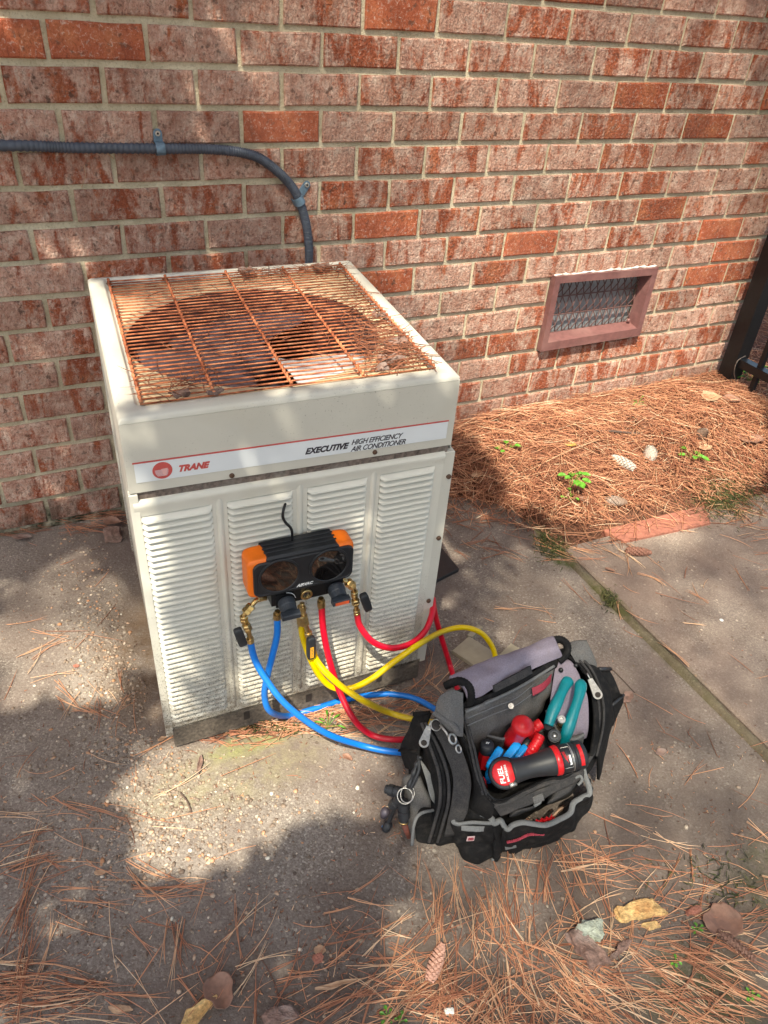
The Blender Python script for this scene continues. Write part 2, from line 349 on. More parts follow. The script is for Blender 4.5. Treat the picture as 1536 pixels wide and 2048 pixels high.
ORANGE = plain('orange_rubber', (.85, .17, .01), .45, 0, var=.06, bmp=.05)
GAUGE = plain('gauge_plastic', (.018, .019, .022), .42, 0, var=.2, bmp=.05)
KNOB = plain('knob_plastic', (.028, .033, .042), .5, 0, var=.2, bmp=.05)
GLASSB = mat('gauge_glass', .04, 0, .9)[0]; GLASSB.node_tree.nodes['Principled BSDF'].inputs['Base Color'].default_value = (.006, .005, .005, 1); GLASSB.node_tree.nodes['Principled BSDF'].inputs['Coat Weight'].default_value = 1
BRASS = plain('brass', (.58, .40, .17), .28, .95, var=.15, scale=120, bmp=.05)
HB = plain('blue_hose', (.003, .17, .62), .38, 0, var=.10, scale=30, bmp=.12, dirt=(.02, .12, .36))
HR = plain('red_hose', (.62, .003, .025), .38, 0, var=.10, scale=30, bmp=.12, dirt=(.34, .015, .02))
HY = plain('yellow_hose', (.80, .55, .0), .38, 0, var=.08, scale=30, bmp=.12, dirt=(.50, .34, .03))
FBLK = plain('black_canvas', (.012, .0115, .012), .85, 0, var=.35, scale=420, spec=.15, bmp=.5, bd=.0012, dirt=(.035, .031, .029))
FGRY = plain('grey_canvas', (.125, .12, .118), .85, 0, var=.3, scale=420, spec=.15, bmp=.5, bd=.0012, dirt=(.14, .125, .115))
FDKG = plain('dark_grey_canvas', (.05, .047, .047), .85, 0, var=.35, scale=420, spec=.15, bmp=.5, bd=.0012, dirt=(.085, .075, .07))
FLAV = plain('faded_purple_grey_canvas', (.25, .215, .265), .9, 0, var=.16, scale=420, spec=.15, bmp=.4, bd=.001, dirt=(.24, .20, .23))
FTRM = plain('grey_trim_tape', (.17, .17, .17), .8, 0, var=.2, scale=500, spec=.15, bmp=.4, bd=.001)
FRED = plain('red_tag', (.30, .03, .05), .7, 0, var=.2, scale=300)
TOOLR = plain('tool_red', (.60, .012, .018), .35, 0, var=.08, bmp=.05)
TOOLB = plain('tool_blue', (.005, .27, .70), .35, 0, var=.1, bmp=.05)
TEAL = plain('tool_teal', (.0, .19, .22), .4, 0, var=.12, bmp=.05)
TOOLK = plain('tool_black', (.02, .021, .025), .5, 0, var=.2, bmp=.1)
WHITE = plain('print_white', (.75, .75, .75), .5, 0, var=.03, bmp=.02)
REDB = plain('old_terracotta', (.33, .125, .085), .85, 0, var=.35, scale=60, bmp=.7, bd=.003, dirt=(.17, .085, .06))
WOOD = plain('split_wood', (.62, .40, .17), .85, 0, var=.45, scale=150, bmp=1, bd=.004, dirt=(.40, .15, .04))
BARK = plain('bark', (.20, .12, .095), .9, 0, var=.4, scale=110, bmp=.9, bd=.003, dirt=(.32, .25, .22))
LICHEN = plain('lichen_bark', (.33, .35, .29), .9, 0, var=.3, scale=110, bmp=.9, bd=.003)
LEAF = plain('dead_leaf', (.24, .125, .085), .6, 0, var=.25, scale=70, bmp=.5, bd=.002)
LEAFP = plain('pale_dead_leaf', (.46, .28, .17), .6, 0, var=.25, scale=70, bmp=.5, bd=.002)
CONEM = plain('pine_cone', (.20, .125, .09), .85, 0, var=.4, scale=160, bmp=.5, dirt=(.40, .34, .30))
TAN = plain('tan_plastic', (.36, .31, .225), .6, 0, var=.12, scale=30, bmp=.2, dirt=(.24, .19, .13))
TWIG = plain('twig', (.10, .065, .05), .9, 0, var=.4, scale=160, bmp=.7, bd=.002)
PEBM = mk_needle('pebbles', [(0, (.17, .12, .09)), (.35, (.27, .20, .15)), (.7, (.40, .33, .26)), (.9, (.5, .24, .12)), (1, (.68, .62, .52))])
CANOPY = plain('canopy_needles', (.06, .10, .03), .7, 0, var=.4)
TRUNKM = plain('pine_bark', (.12, .08, .06), .9, 0, var=.4, scale=20, bmp=1, bd=.01)
#@@P1
# ------------------------------------------------------------------ ground
def ground():
    g = G(); g.add([(-80, -80, -.06), (80, -80, -.06), (80, 80, -.06), (-80, 80, -.06)], [(0, 1, 2, 3)])
    o = g.make('ground', DIRT); tag(o, kind='structure')
    def slab(x0, x1, y0, y1, name, m=None):
        g = G(); g.box(x0, x1, y0, y1, -.10, 0, b=.006); o = g.make(name, m or CONC); tag(o, kind='structure')
    slab(-3.5, 1.138, -4.5, .0, 'concrete_slab'); slab(1.174, 5.0, -4.5, -.615, 'concrete_slab', CONC2)
    g = G(); V = []; ys = np.linspace(-4.5, -.45, 260); prof = [(1.136, -.012), (1.143, -.011), (1.147, -.002), (1.152, .0005), (1.160, .001), (1.165, -.002), (1.168, -.010), (1.176, -.012)]
    for y in ys:
        for x, z in prof: V.append((x + .002 * math.sin(y * 21), y, z + .0015 * math.sin(y * 60 + x * 400)))
    g.grid(V, len(prof), len(ys)); tag(g.make('joint_fill', JOINT, smooth=True), kind='structure')
ground()
from mathutils import noise as mno
def mound(x, y):
    """height of the pine straw heap"""
    e = -.60 + .04 * math.sin(x * 9) + .03 * math.sin(x * 23)       # its front edge
    if x < 1.35: e = -.60 + (1.35 - x) * .62 + .03 * math.sin(x * 14)
    if x > 1.75: e = -.60 - .02
    t = (y - e) / .42; t = max(0, min(1, t)); t = t * t * (3 - 2 * t)
    k = max(0, min(1, (x - .62) / .9)); h = (.015 + .105 * k * (2 - k)) * t
    return h + .012 * t * mno.noise(Vector((x * 7, y * 7, 0)))
def build_straw_base():
    g = G(); V = []; xs = np.linspace(.62, 6.2, 120); ys = np.concatenate([np.linspace(-.66, .02, 34), np.linspace(.2, 5, 12)])
    for y in ys:
        for x in xs: V.append((x, y, mound(x, y) - (.012 if mound(x, y) < .008 else .003) if not (y > 0.0 and x < 2.38) else -.02))
    g.grid(V, len(xs), len(ys)); o = g.make('straw_bed_soil', STRAWBED, smooth=True); tag(o, kind='structure')
build_straw_base()
# ------------------------------------------------------------------ brick wall
CH = .08194; BP = .2032; ZJ = lambda j: 1.240 - j * CH
WALLX1 = 2.405
HX0, HX1, HZ0, HZ1 = 1.440, 1.852, .339, .585
def build_wall():
    r = thing('brick_wall', 'weathered red and pink brick house wall behind the air conditioner', 'wall', (0, 0, 0))
    g = G(); y0, y1 = .0065, .35; x0, x1 = -3.0, WALLX1 - .005
    g.box(x0, HX0, y0, y1, -.05, 2.9); g.box(HX1, x1, y0, y1, -.05, 2.9); g.box(HX0, HX1, y0, y1, -.05, HZ0); g.box(HX0, HX1, y0, y1, HZ1, 2.9); g.box(HX0, HX1, .12, y1, HZ0, HZ1)
    g.make('mortar_bed', MORTAR, r)
    meshes = {}
    def brick_mesh(w, key):
        k = (round(w, 3), key)
        if k in meshes: return meshes[k]
        rs = np.random.RandomState(key * 31 + int(w * 1000)); h = CH - .0115; hw = w / 2; j = .0017
        n = [(-1, -1), (-.33, -1), (.33, -1), (1, -1), (1, 0), (1, 1), (.33, 1), (-.33, 1), (-1, 1), (-1, 0)]
        J = rs.uniform(-j, j, (10, 2)); d = rs.uniform(-.0012, .0012)
        V = []
        for ins, y in ((.0045, d - .0006), (.0012, d + .0022), (.0004, .012)):
            for i, (a, b) in enumerate(n): V.append((a * (hw - ins) + J[i][0], y + (rs.uniform(-.0006, .0006) if y < .01 else 0), b * (h / 2 - ins) + J[i][1]))
        Fc = [tuple(range(10))] + [(k0 * 10 + (i + 1) % 10, k0 * 10 + i, k0 * 10 + 10 + i, k0 * 10 + 10 + (i + 1) % 10) for k0 in range(2) for i in range(10)]
        me = bpy.data.meshes.new('brick'); me.from_pydata(V, [], Fc); me.materials.append(BRICK); me.update(); meshes[k] = me; return me
    far = G(); cnt = 0; rs = random.Random(5)
    for j in range(-20, 16):
        zc = ZJ(j + .5); 
        if zc < 0.005: continue
        off = 0 if j % 2 == 0 else .5
        for i in range(-16, 13):
            a = (i + off) * BP + .0047; b = (i + 1 + off) * BP - .0047
            b = min(b, WALLX1)
            if b - a < .02: continue
            parts = [(a, b)]
            if HZ0 < zc < HZ1:
                q = []
                for (u, v) in parts:
                    if u < HX0: q.append((u, min(v, HX0 - .003)))
                    if v > HX1: q.append((max(u, HX1 + .003), v))
                    if v <= HX0 or u >= HX1: pass
                parts = [x for x in dict.fromkeys(q) if x[1] - x[0] > .015]
            for (u, v) in parts:
                pp = np.array([(u + v) / 2, 0, zc]); q = (pp - CAM) @ ROT.T
                px, py = 768 + FPX * q[0] / q[2], 1024 - FPX * q[1] / q[2]
                hw_ = 130
                me = brick_mesh(v - u, rs.randrange(7)); jz = rs.uniform(-.0008, .0008)
                if q[2] > 0 and -hw_ < px < 1536 + 90 and py > -50 and cnt < 298:
                    o = bpy.data.objects.new('brick', me); o.location = ((u + v) / 2, 0, zc + jz); o.rotation_euler = (0, rs.uniform(-.002, .002), 0); link(o, r); cnt += 1
                else:
                    far.add([(p.co.x + (u + v) / 2, p.co.y, p.co.z + zc) for p in me.vertices], [tuple(p.vertices) for p in me.polygons])
    o = far.make('brick_field', BRICK, r); tag(o, kind='stuff')
    # return face of the corner
    g = G()
    for j in range(-20, 16):
        zc = ZJ(j + .5)
        for i in range(8):
            a = .012 + (i + (0 if j % 2 else .5)) * BP - .1; g.box(WALLX1 - .02, WALLX1, max(.013, a + .005), a + BP - .005, zc - .036, zc + .036)
    o = g.make('return_brick_field', BRICK, r); tag(o, kind='stuff')
    print('bricks', cnt)
build_wall()
# ------------------------------------------------------------------ conduit on the wall
def build_conduit():
    r = thing('conduit', 'dark blue-grey corrugated conduit curving down the brick wall behind the unit', 'conduit', (.2, 0, 1.0))
    pts = [(-1.2, 1.012), (-.6, 1.008), (-.127, 1.004), (.024, .998), (.206, .994), (.33, .991), (.424, .977), (.481, .945), (.533, .893), (.561, .827), (.573, .762), (.575, .706), (.572, .6), (.56, .52)]
    c = crom([(x, -.015, z) for x, z in pts] + [(.53, -.04, .44), (.48, -.12, .40), (.44, -.22, .40), (.43, -.27, .40)], 900)
    rad = [.0112 + .0011 * math.sin(i * 1.9) for i in range(900)]
    g = G(); g.tube(c, rad, 12); g.make('tube', COND, r, smooth=True)
    for (x, z, ang, lx, lz) in ((.206, .994, 0.03, 0, .03), (.545, .868, -1.05, .026, .034)):
        s = thing('conduit_strap', 'painted metal strap holding the straight run of the conduit' if lx == 0 else 'painted metal strap holding the conduit at its bend', 'strap', (x, 0, z), 'straps screwed to the brick wall')
        g = G(); ca, sa = math.cos(ang), math.sin(ang)
        prof = []
        for k in range(13):
            t = math.pi * k / 12; prof.append((-.015 - .0135 * math.sin(t), .0135 * math.cos(t)))
        prof = [(-.0015, .0135)] + prof + [(-.0015, -.0135)]
        V = []
        for w in (-.010, .010):
            for (y, q) in prof: V.append((x + w * ca - q * sa * -1 * (-1), y, z + w * sa + q * ca))
        n = len(prof); g.add(V, [(i, i + 1, n + i + 1, n + i) for i in range(n - 1)]); g.make('band', STRAP, s, solid=.0018)
        g = G(); cx, cz = x + lx, z + lz; dx, dz = (0, 1) if lx == 0 else (.6, .8)
        V = []
        b0 = np.array([x + dx * .011, z + dz * .011]); e = np.array([cx, cz]); w = np.array([dz, -dx]) * .010
        o2 = [b0 - w, b0 + w] + [e + .010 * (math.cos(t) * w / .010 + math.sin(t) * np.array([dx, dz])) for t in np.linspace(0, math.pi, 9)]
        V = [(p[0], -.0035, p[1]) for p in o2] + [(p[0], -.0015, p[1]) for p in o2]; n = len(o2)
        g.add(V, [tuple(range(n))[::-1]] + [(i, (i + 1) % n, n + (i + 1) % n, n + i) for i in range(n)]); g.make('tab', STRAP, s)
        g = G(); lathe_between(g, (cx, -.003, cz), (cx, -.0075, cz), [(0, .0062), (.6, .0062), (1, .005), (1, .0028), (.3, .0026)], 14); g.make('screw', ZINC, s)
        g = G(); lathe_between(g, (cx, -.005, cz), (cx, -.0056, cz), [(0, .0026), (1, .0026)], 10); g.make('screw_recess', DARK, s)
build_conduit()
# thin dead vine stems stuck to the wall
def vines():
    for k, (lab, pts) in enumerate((('pale dry vine tendril clinging to the brick below the conduit', [(160, 285), (205, 300), (228, 318)]),
                                    ('short dry vine tendril hanging below the conduit on the left bricks', [(168, 330), (171, 350), (163, 375)]),
                                    ('thin pale stem on the wall by the left edge of the unit', [(205, 815), (195, 840), (193, 880)]))):
        g = G(); c = crom([PW(x, y, -.006 - .01 * (i % 2)) for i, (x, y) in enumerate(pts)], 16); g.tube(c, .0008, 4); tag(g.make('vine_tendril', LEAFP), lab, 'vine', 'dry tendrils on the wall')
vines()
# ------------------------------------------------------------------ crawl space vent
def build_vent():
    r = thing('crawl_space_vent', 'brownish red foundation vent with diamond mesh set in the brick wall', 'vent', (1.645, 0, .342))
    o = [(1.424, .342), (1.864, .350), (1.864, .598), (1.424, .602)]; i1 = [(1.447, .372), (1.842, .380), (1.842, .574), (1.447, .578)]; i2 = [(1.450, .386), (1.836, .392), (1.836, .574), (1.450, .578)]
    yo, y2 = -.022, .026
    def seg(k, name):
        a, b = k, (k + 1) % 4; g = G()
        V = [(*[o[a][0]], yo, o[a][1]), (o[b][0], yo, o[b][1]), (i1[b][0], yo, i1[b][1]), (i1[a][0], yo, i1[a][1]), (i2[b][0], y2, i2[b][1]), (i2[a][0], y2, i2[a][1]), (o[a][0], .004, o[a][1]), (o[b][0], .004, o[b][1])]
        g.add(V, [(0, 1, 2, 3), (3, 2, 4, 5), (1, 0, 6, 7), (6, 5, 4, 7)]); g.make(name, VENTP, r)
    for k in range(4): seg(k, 'frame_side')
    g = G(); g.box(1.442, 1.850, .075, .079, .345, .583); back = g.make('back_plate', DARK, r)
    g = G(); g.box(1.444, 1.848, .046, .048, .350, .583); g.make('damper_plate', VENTG, r)
    # expanded metal mesh
    g = G(); x0, x1, z0, z1 = 1.448, 1.838, .386, .578; n = 13; rows = 3; dx = (x1 - x0) / n; dz = (z1 - z0) / rows
    for rr in range(rows):
        for k in range(n):
            xa = x0 + k * dx; za = z0 + rr * dz
            sgn = 1 
            g.tube([(xa, .026, za), (xa + dx * .5, .015, za + dz * .5), (xa + dx, .026, za + dz)], .0019, 5); g.tube([(xa + dx, .026, za), (xa + dx * .5, .019, za + dz * .5), (xa, .026, za + dz)], .0019, 5)
    for rr in range(rows + 1): g.tube([(x0, .025, z0 + rr * dz), (x1, .025, z0 + rr * dz)], .0024, 5)
    g.make('diamond_mesh', VENTM, r)
    for (x, z) in ((1.822, .400),):
        g = G(); lathe_between(g, (x, .014, z), (x, .005, z), [(0, .007), (.7, .007), (1, .0045)], 12); g.make('screw', VENTP, r)
    c = crom([(1.426 + .437 * k / 12, -.010, .6020 + .002 * math.sin(k * 2.1)) for k in range(13)], 40)
    g = G(); g.tube(c, [max(.0008, .0032 + .0018 * math.sin(i * 1.9) + .001 * math.sin(i * 3.7)) for i in range(40)], 8); g.make('caulk_bead', PUTTY, r, smooth=True)
build_vent()
# ------------------------------------------------------------------ fence beside the wall corner
def build_fence():
    r = thing('fence', 'black metal picket fence meeting the end of the brick wall', 'fence', (2.37, -.3, .1))
    g = G(); g.box(2.335, 2.398, -.099, -.036, .0, 1.9, b=.002); g.make('post', BLKP, r)
    g = G(); g.box(2.350, 2.388, -2.2, -.099, .195, .228, b=.001); g.make('rail', BLKP, r)
    g = G(); g.box(2.350, 2.388, -2.2, -.099, 1.55, 1.583, b=.001); g.make('rail', BLKP, r)
    for k in range(16):
        y = -.185 - k * .115; g = G(); g.box(2.360, 2.378, y - .009, y + .009, .10, 1.75, b=.001); g.make('picket', BLKP, r)
build_fence()
g = G(); c = crom([PW(1491, 712, -.12), PW(1475, 722, -.14), PW(1468, 745, -.14), PW(1473, 765, -.12)], 20); g.tube(c, .0016, 6); tag(g.make('wire_loop', STRIP), 'thin grey wire loop around the foot of the black fence post', 'wire')
# ------------------------------------------------------------------ air conditioner
AC = thing('air_conditioner', 'old cream outdoor air conditioner unit with rusty top grille and louvred front', 'air conditioner', (.256, -.584, 0))
def build_ac():
    r = AC; Um = lambda a, d, z: U(a, d, z)
    ZT = .793
    # --- cap skirt: four sheets and a rim
    def wall4(g, a0, a1, d0, d1, zlo, zhi, th=.0025):
        pass
    g = G(); g.box(.0, UW, 0, .0025, .650, .783, fn=lambda a, d, z: U(a, d, z + (.004 if z < .7 else 0) * (1 - a / UW) * 2)); 
    g.make('cap_front', CREAM, r)
    g = G(); g.box(0, .0025, .0026, UD - .0026, .655, .783, fn=Um); g.make('cap_side', CREAM, r)
    g = G(); g.box(UW - .0025, UW, .0026, UD - .0026, .650, .783, fn=Um); g.make('cap_side', CREAM, r)
    g = G(); g.box(0, UW, UD - .0025, UD, .655, .783, fn=Um); g.make('cap_back', CREAM, r)
    # rim: rounded outer edge, flat, rounded opening, step down
    def rr(a0, a1, d0, d1, rad, n=6):
        out = []
        for (cx, cy, s) in ((a1 - rad, d0 + rad, -90), (a1 - rad, d1 - rad, 0), (a0 + rad, d1 - rad, 90), (a0 + rad, d0 + rad, 180)):
            for k in range(n): t = math.radians(s + 90 * k / (n - 1)); out.append((cx + rad * math.cos(t), cy + rad * math.sin(t)))
        return out
    rings = [(rr(-.0003, UW + .0003, -.0003, UD + .0003, .002), .7835), (rr(.0008, UW - .0008, .0008, UD - .0008, .003), .789), (rr(.005, UW - .005, .005, UD - .005, .005), .7925), (rr(.028, UW - .022, .032, UD - .015, .016), .793), (rr(.0305, UW - .0245, .0345, UD - .0175, .014), .7915), (rr(.033, UW - .027, .037, UD - .020, .012), .783), (rr(.040, UW - .034, .044, UD - .026, .010), .7815)]
    g = G(); V = []
    for pts, z in rings: V += [U(a, d, z) for a, d in pts]
    g.grid(V, 24, len(rings), True); g.make('cap_rim', CREAM, r, smooth=True)
    # orifice deck with round opening
    ca, cd, cr = .287, .335, .252
    V = []; NR = 96; outer = []; oc = []
    for k in range(NR):
        t = 2 * math.pi * k / NR; c_, s_ = math.cos(t), math.sin(t)
        m_ = min(((UW - .032 if c_ > 0 else .038) - ca) / c_ if abs(c_) > 1e-6 else 9, ((UD - .024 if s_ > 0 else .042) - cd) / s_ if abs(s_) > 1e-6 else 9)
        outer.append((ca + m_ * c_, cd + m_ * s_)); oc.append((ca + cr * c_, cd + cr * s_, t))
    g = G()
    for rad, z in ((None, .776), (cr + .004, .7725), (cr, .7715), (cr - .005, .767), (cr - .008, .762)):
        V += [U(a, d, z) for a, d in outer] if rad is None else [U(ca + rad * math.cos(t), cd + rad * math.sin(t), z) for a, d, t in oc]
    g.grid(V, NR, 5, True); g.make('fan_shroud', DECK, r, smooth=True)
    g = G(); V = []
    for rad, z in ((cr - .008, .762), (cr - .009, .70), (cr - .004, .60)): V += [U(ca + rad * math.cos(t), cd + rad * math.sin(t), z) for a, d, t in oc]
    g.grid(V, NR, 3, True); g.make('shroud_throat', THROAT, r, smooth=True)
    # grille
    gr_a0, gr_a1, gr_d0, gr_d1 = .037, UW - .029, .046, UD - .024
    n = 36
    base = None
    for k in range(n):
        d = gr_d0 + (gr_d1 - gr_d0) * k / (n - 1); p0, p1 = U(gr_a0, d, .7895), U(gr_a1, d, .7895)
        ln = np.linalg.norm(p1 - p0); ang = math.atan2(*(p1 - p0)[[1, 0]])
        if base is None:
            g = G(); g.tube([(x, .0006 * math.sin(x * 9), .0007 * math.sin(x * 17)) for x in np.linspace(0, 1, 5)],   .00160, 8); base = bpy.data.meshes.new('grille_rod')
            vv = [(v[0], v[1], v[2]) for v in g.v]; base.from_pydata(vv, [], g.f); base.materials.append(RUST); base.polygons.foreach_set('use_smooth', [True] * len(base.polygons))
        o = bpy.data.objects.new('grille_rod', base); o.location = (p0[0] - r.location[0], p0[1] - r.location[1], p0[2]); o.scale = (ln, 1, 1); o.rotation_euler = (0, 0, ang + random.uniform(-.002, .002)); link(o, r)
    for k, fa_ in enumerate((0.004, .225, .475, .725, .990)):
        a = gr_a0 + (gr_a1 - gr_a0) * fa_; g = G(); pts = []; rad = []
        for q in range((n - 1) * 4 + 1):
            d = gr_d0 + (gr_d1 - gr_d0) * q / ((n - 1) * 4); w = math.cos(q / 4 * 2 * math.pi)
            pts.append(U(a + .0004 * math.sin(q), d, .7925 + .0014 * w)); rad.append(.0023 + .0012 * w)
        g.tube(pts, rad, 7); g.make('grille_rib', RUST, r, smooth=True)
        for d in (gr_d0 - .006, gr_d1 + .004):
            g = G(); g.box(a - .006, a + .006, d - .005, d + .006, .7815, .7865, fn=Um); g.make('grille_foot', SCREW, r)
    # fan
    cz = .70; c0 = U(ca, cd, cz); ft = []
    g = G(); lathe_between(g, c0 + np.array([0, 0, -.03]), c0 + np.array([0, 0, .03]), [(0, .036), (.8, .036), (.95, .03), (1, .012)], 24); g.make('fan_hub', FANP, r, smooth=True)
    for k, an in enumerate((-26, 94, 214)):
        g = G(); V = []; nu, nv = 14, 8
        for j in range(nv):
            rr_ = .04 + (.238 - .04) * j / (nv - 1)
            for i in range(nu):
                u = i / (nu - 1) - .5; w = math.radians(an + u * (96 - 30 * abs(j / (nv - 1) - .6)) - 10 * j / (nv - 1))
                V.append(c0 + np.array([rr_ * math.cos(w), rr_ * math.sin(w), -u * .045 * (1 if k != 9 else .5) + .01 * math.cos(u * 3)]))
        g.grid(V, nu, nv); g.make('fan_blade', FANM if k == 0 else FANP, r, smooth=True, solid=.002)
    c1 = c0 + np.array([.125, -.125, .03])
    # motor dome seen through the blades
    g = G(); lathe_between(g, (c0[0] + .0, c0[1], .42), (c0[0], c0[1], .66), [(0, .07), (.85, .07), (1, .05)], 24); g.make('fan_motor', FANP, r, smooth=True)
    # --- cabinet: dark inner box (coil) and outer panels
    g = G(); g.box(.022, UW - .022, .022, .040, .07, .66, fn=Um); g.make('coil', COIL, r)
    g = G(); g.box(.022, .04, .041, UD - .02, .07, .66, fn=Um); g.make('coil', COIL, r)
    g = G(); g.box(UW - .04, UW - .022, .041, UD - .02, .07, .66, fn=Um); g.make('coil', COIL, r)
    g = G(); g.box(.022, UW - .022, UD - .04, UD - .02, .07, .66, fn=Um); g.make('coil', COIL, r)
    g = G(); g.box(.04, UW - .04, .042, UD - .042, .10, .11, fn=Um); g.make('floor_pan', DARK, r)
    # flashing strip under the cap
    g = G(); g.box(.006, UW - .004, .004, .018, .615, .672, fn=Um); g.make('flashing', STRIP, r)
    g = G(); g.box(.012, .578, .0, .010, .010, .072, fn=Um); g.box(.012, .03, .011, UD - .01, 0.0, .072, fn=Um); g.box(.560, .578, .011, UD - .01, 0.0, .072, fn=Um); g.make('base_pan', PAN, r)
    for a in (.16, .30, .47):
        g = G(); g.box(a, a + .013, -.0015, .003, .035, .058, fn=Um); g.make('drain_slot', DARK, r)
    g = G(); g.box(.025, .565, .012, UD - .01, -.0, .02, fn=Um); g.make('foot', DARK, r)
    # left side and right side and back panels
    g = G(); g.box(-.004, -.002, .012, UD - .01, .055, .652, fn=lambda a, d, z: U(a + .008, d, z)); g.make('side_panel', CREAMD, r)
    g = G(); g.box(.585, .587, .012, UD - .01, .055, .640, fn=lambda a, d, z: U(a + .001, d, z)); g.make('side_panel', CREAMD, r)
    g = G(); g.box(.0, UW, UD + .001, UD + .003, .055, .652, fn=lambda a, d, z: U(a, d - .010, z)); g.make('back_panel', CREAMD, r)
    # corner posts: left folded edge, right flange with screws
    g = G(); g.box(-.012, .002, -.0015, .016, .050, .655, fn=lambda a, d, z: U(a + .010, d, z), b=.001); g.make('corner_post', CREAMD, r)
    g = G(); g.box(.5705, .5925, .0005, .016, .060, .633, fn=lambda a, d, z: U(a, d + .001, z), b=.001); g.make('corner_post', CREAM, r)
    for (a, z) in ((.585, .578), (.582, .428), (.579, .255)):
        g = G(); p = F(a, -.0005, z); q = F(a, .004, z); lathe_between(g, p, q, [(0, .0052), (.7, .0050), (1, .0035), (1, .001)], 10); g.make('screw', SCREW, r)
    for (a, z) in ((.165, .662), (.424, .662)):
        g = G(); p = F(a, 0, z); q = F(a, .0035, z); lathe_between(g, p, q, [(0, .0045), (.7, .0045), (1, .003)], 10); g.make('screw', SCREW, r)
    # --- louvred panel: frame pieces around four openings, then louvres
    ZP0, ZP1 = .066, .642; cols = ((.012, .128), (.154, .270), (.298, .413), (.439, .552)); zl0, zl1 = .092, .610
    def ff(a, o, z): return F(a, o, z)
    def bx(name, a0, a1, o0, o1, z0, z1, m=CREAMD, b=0, slope=0):
        g = G(); g.box(a0, a1, o0, o1, z0, z1, fn=lambda a, o, z: F(a, o, z), b=b); return g.make(name, m, r)
    bx('panel_stile', .003, cols[0][0], -.003, 0, zl0, zl1)
    for i in range(3):
        bx('panel_stile', cols[i][1], cols[i + 1][0], -.003, 0, zl0, zl1)
        m_ = (cols[i][1] + cols[i + 1][0]) / 2
        g = G(); V = []
        for z in np.linspace(zl0 - .005, zl1 + .018, 12):
            for k in range(7):
                t = k / 6; V.append(F(m_ + (t - .5) * .012, .0003 + .004 * math.sin(t * math.pi) * min(1, (zl1 + .018 - z) / .01 + .1), z))
        g.grid(V, 7, 12); g.make('panel_rib', CREAMD, r, smooth=True)
    bx('panel_stile', cols[3][1], .570, -.003, 0, zl0, zl1)
    bx('panel_rail', .003, .570, -.003, 0, ZP0, zl0)
    g = G(); V = []                # bottom lip folds in; top rail bulges then folds back under the cap
    prof = [(0.0, zl1), (0.0015, zl1 + .012), (.004, zl1 + .020), (.0035, ZP1 - .006), (.000, ZP1 - .001), (-.004, ZP1)]
    for (o, z) in prof:
        for a in np.linspace(.003, .570, 40): V.append(F(a, o + .0006 * math.sin(a * 60) * (1 if o > .002 else 0), z - .006 * a / .57 * (1 if z > .63 else 0)))
    g.grid(V, 40, len(prof)); g.make('top_rail', CREAMD, r, smooth=True)
    bx('panel_back', .006, .568, -.0105, -.0095, ZP0, zl1 + .01, PBACK)  # added backing, colour darkened to stand for shade between the louvres
    nl = 39; pitch = (zl1 - zl0) / nl; cache = {}
    ang = math.atan2(fa[1], fa[0])
    for ci, (a0, a1) in enumerate(cols):
        w = a1 - a0
        V = []; nu = 21; prof = [(-.0055, .02), (-.0015, -.22), (.0045, -.55), (.0082, -.80), (.0078, -.86), (.0055, -.80), (.000, -.50)]
        for (o, dz) in prof:
            for i in range(nu):
                u = i / (nu - 1); x = w * (.5 - .5 * math.cos(u * math.pi)) if False else w * u
                e = min(1, (1 - abs(2 * u - 1)) / .10); k = math.sin(e * math.pi / 2)
                V.append((x, -(o * k + .0001), pitch * (dz * (.86 + .14 * k)) ))
        g = G(); g.grid(V, nu, len(prof)); 
        me = bpy.data.meshes.new('louver'); me.from_pydata(V, [], [f[::-1] for f in g.f]); me.materials.append(CREAMD); me.polygons.foreach_set('use_smooth', [True] * len(me.polygons))
        for k in range(nl):
            z = zl1 - k * pitch; p = F(a0, .0005, z); o = bpy.data.objects.new('louver', me)
            o.location = (p[0] - r.location[0], p[1] - r.location[1], z); o.rotation_euler = (random.uniform(-.03, .03), 0, ang); link(o, r)
    # first hood of each column is larger
    # --- label strip with lettering
    fr = lambda a, z, o=.0006: F(a, o, z)
    g = G(); g.box(.013, .567, .0004, .0010, .677, .712, fn=lambda a, o, z: F(a, o, z - .010 * a / .57)); lb = g.make('label_strip', LABELW, r)
    g = G(); g.box(.011, .568, .0004, .0012, .7124, .7148, fn=lambda a, o, z: F(a, o, z - .010 * a / .57)); g.make('label_stripe', LRED, lb)
    def at(a, z): return axes(F(a, .0012, z), fa_v - np.array([0, 0, .0175]), np.array([0, 0, 1.]))
    fa_v = np.array([fa[0], fa[1], 0])
    text('TRANE', .0155, at(.0785, .6865), LRED, lb, shear=.35, bold=.0009, sx=.98)
    text('EXECUTIVE', .0158, at(.2925, .6810), LBLK, lb, shear=.35, bold=.0007, sx=.96)
    text('HIGH EFFICIENCY', .0145, at(.377, .6850), LBLK, lb, shear=.35, bold=.0002, sx=.90, sp=.92)
    text('AIR CONDITIONER', .0145, at(.377, .6715), LBLK, lb, shear=.35, bold=.0002, sx=.90, sp=.92)
    g = G(); c = F(.055, .0012, .6935); g.add([c] + ring_pts(c, fa_v, (0, 0, 1), .0155, 33), [(0, i, i + 1) for i in range(1, 33)]); g.make('emblem', LRED, lb)
    g = G()
    for k in range(9):
        z = .6925 - k * .00135 + .002; hw = math.sqrt(max(0, .0135 ** 2 - (z - .6935) ** 2)) * .86; g.box(.055 - hw, .055 + hw * .8, .00125, .0015, z, z + .00045, fn=lambda a, o, z: F(a, o, z))
    g.make('emblem_lines', LABELW, lb)
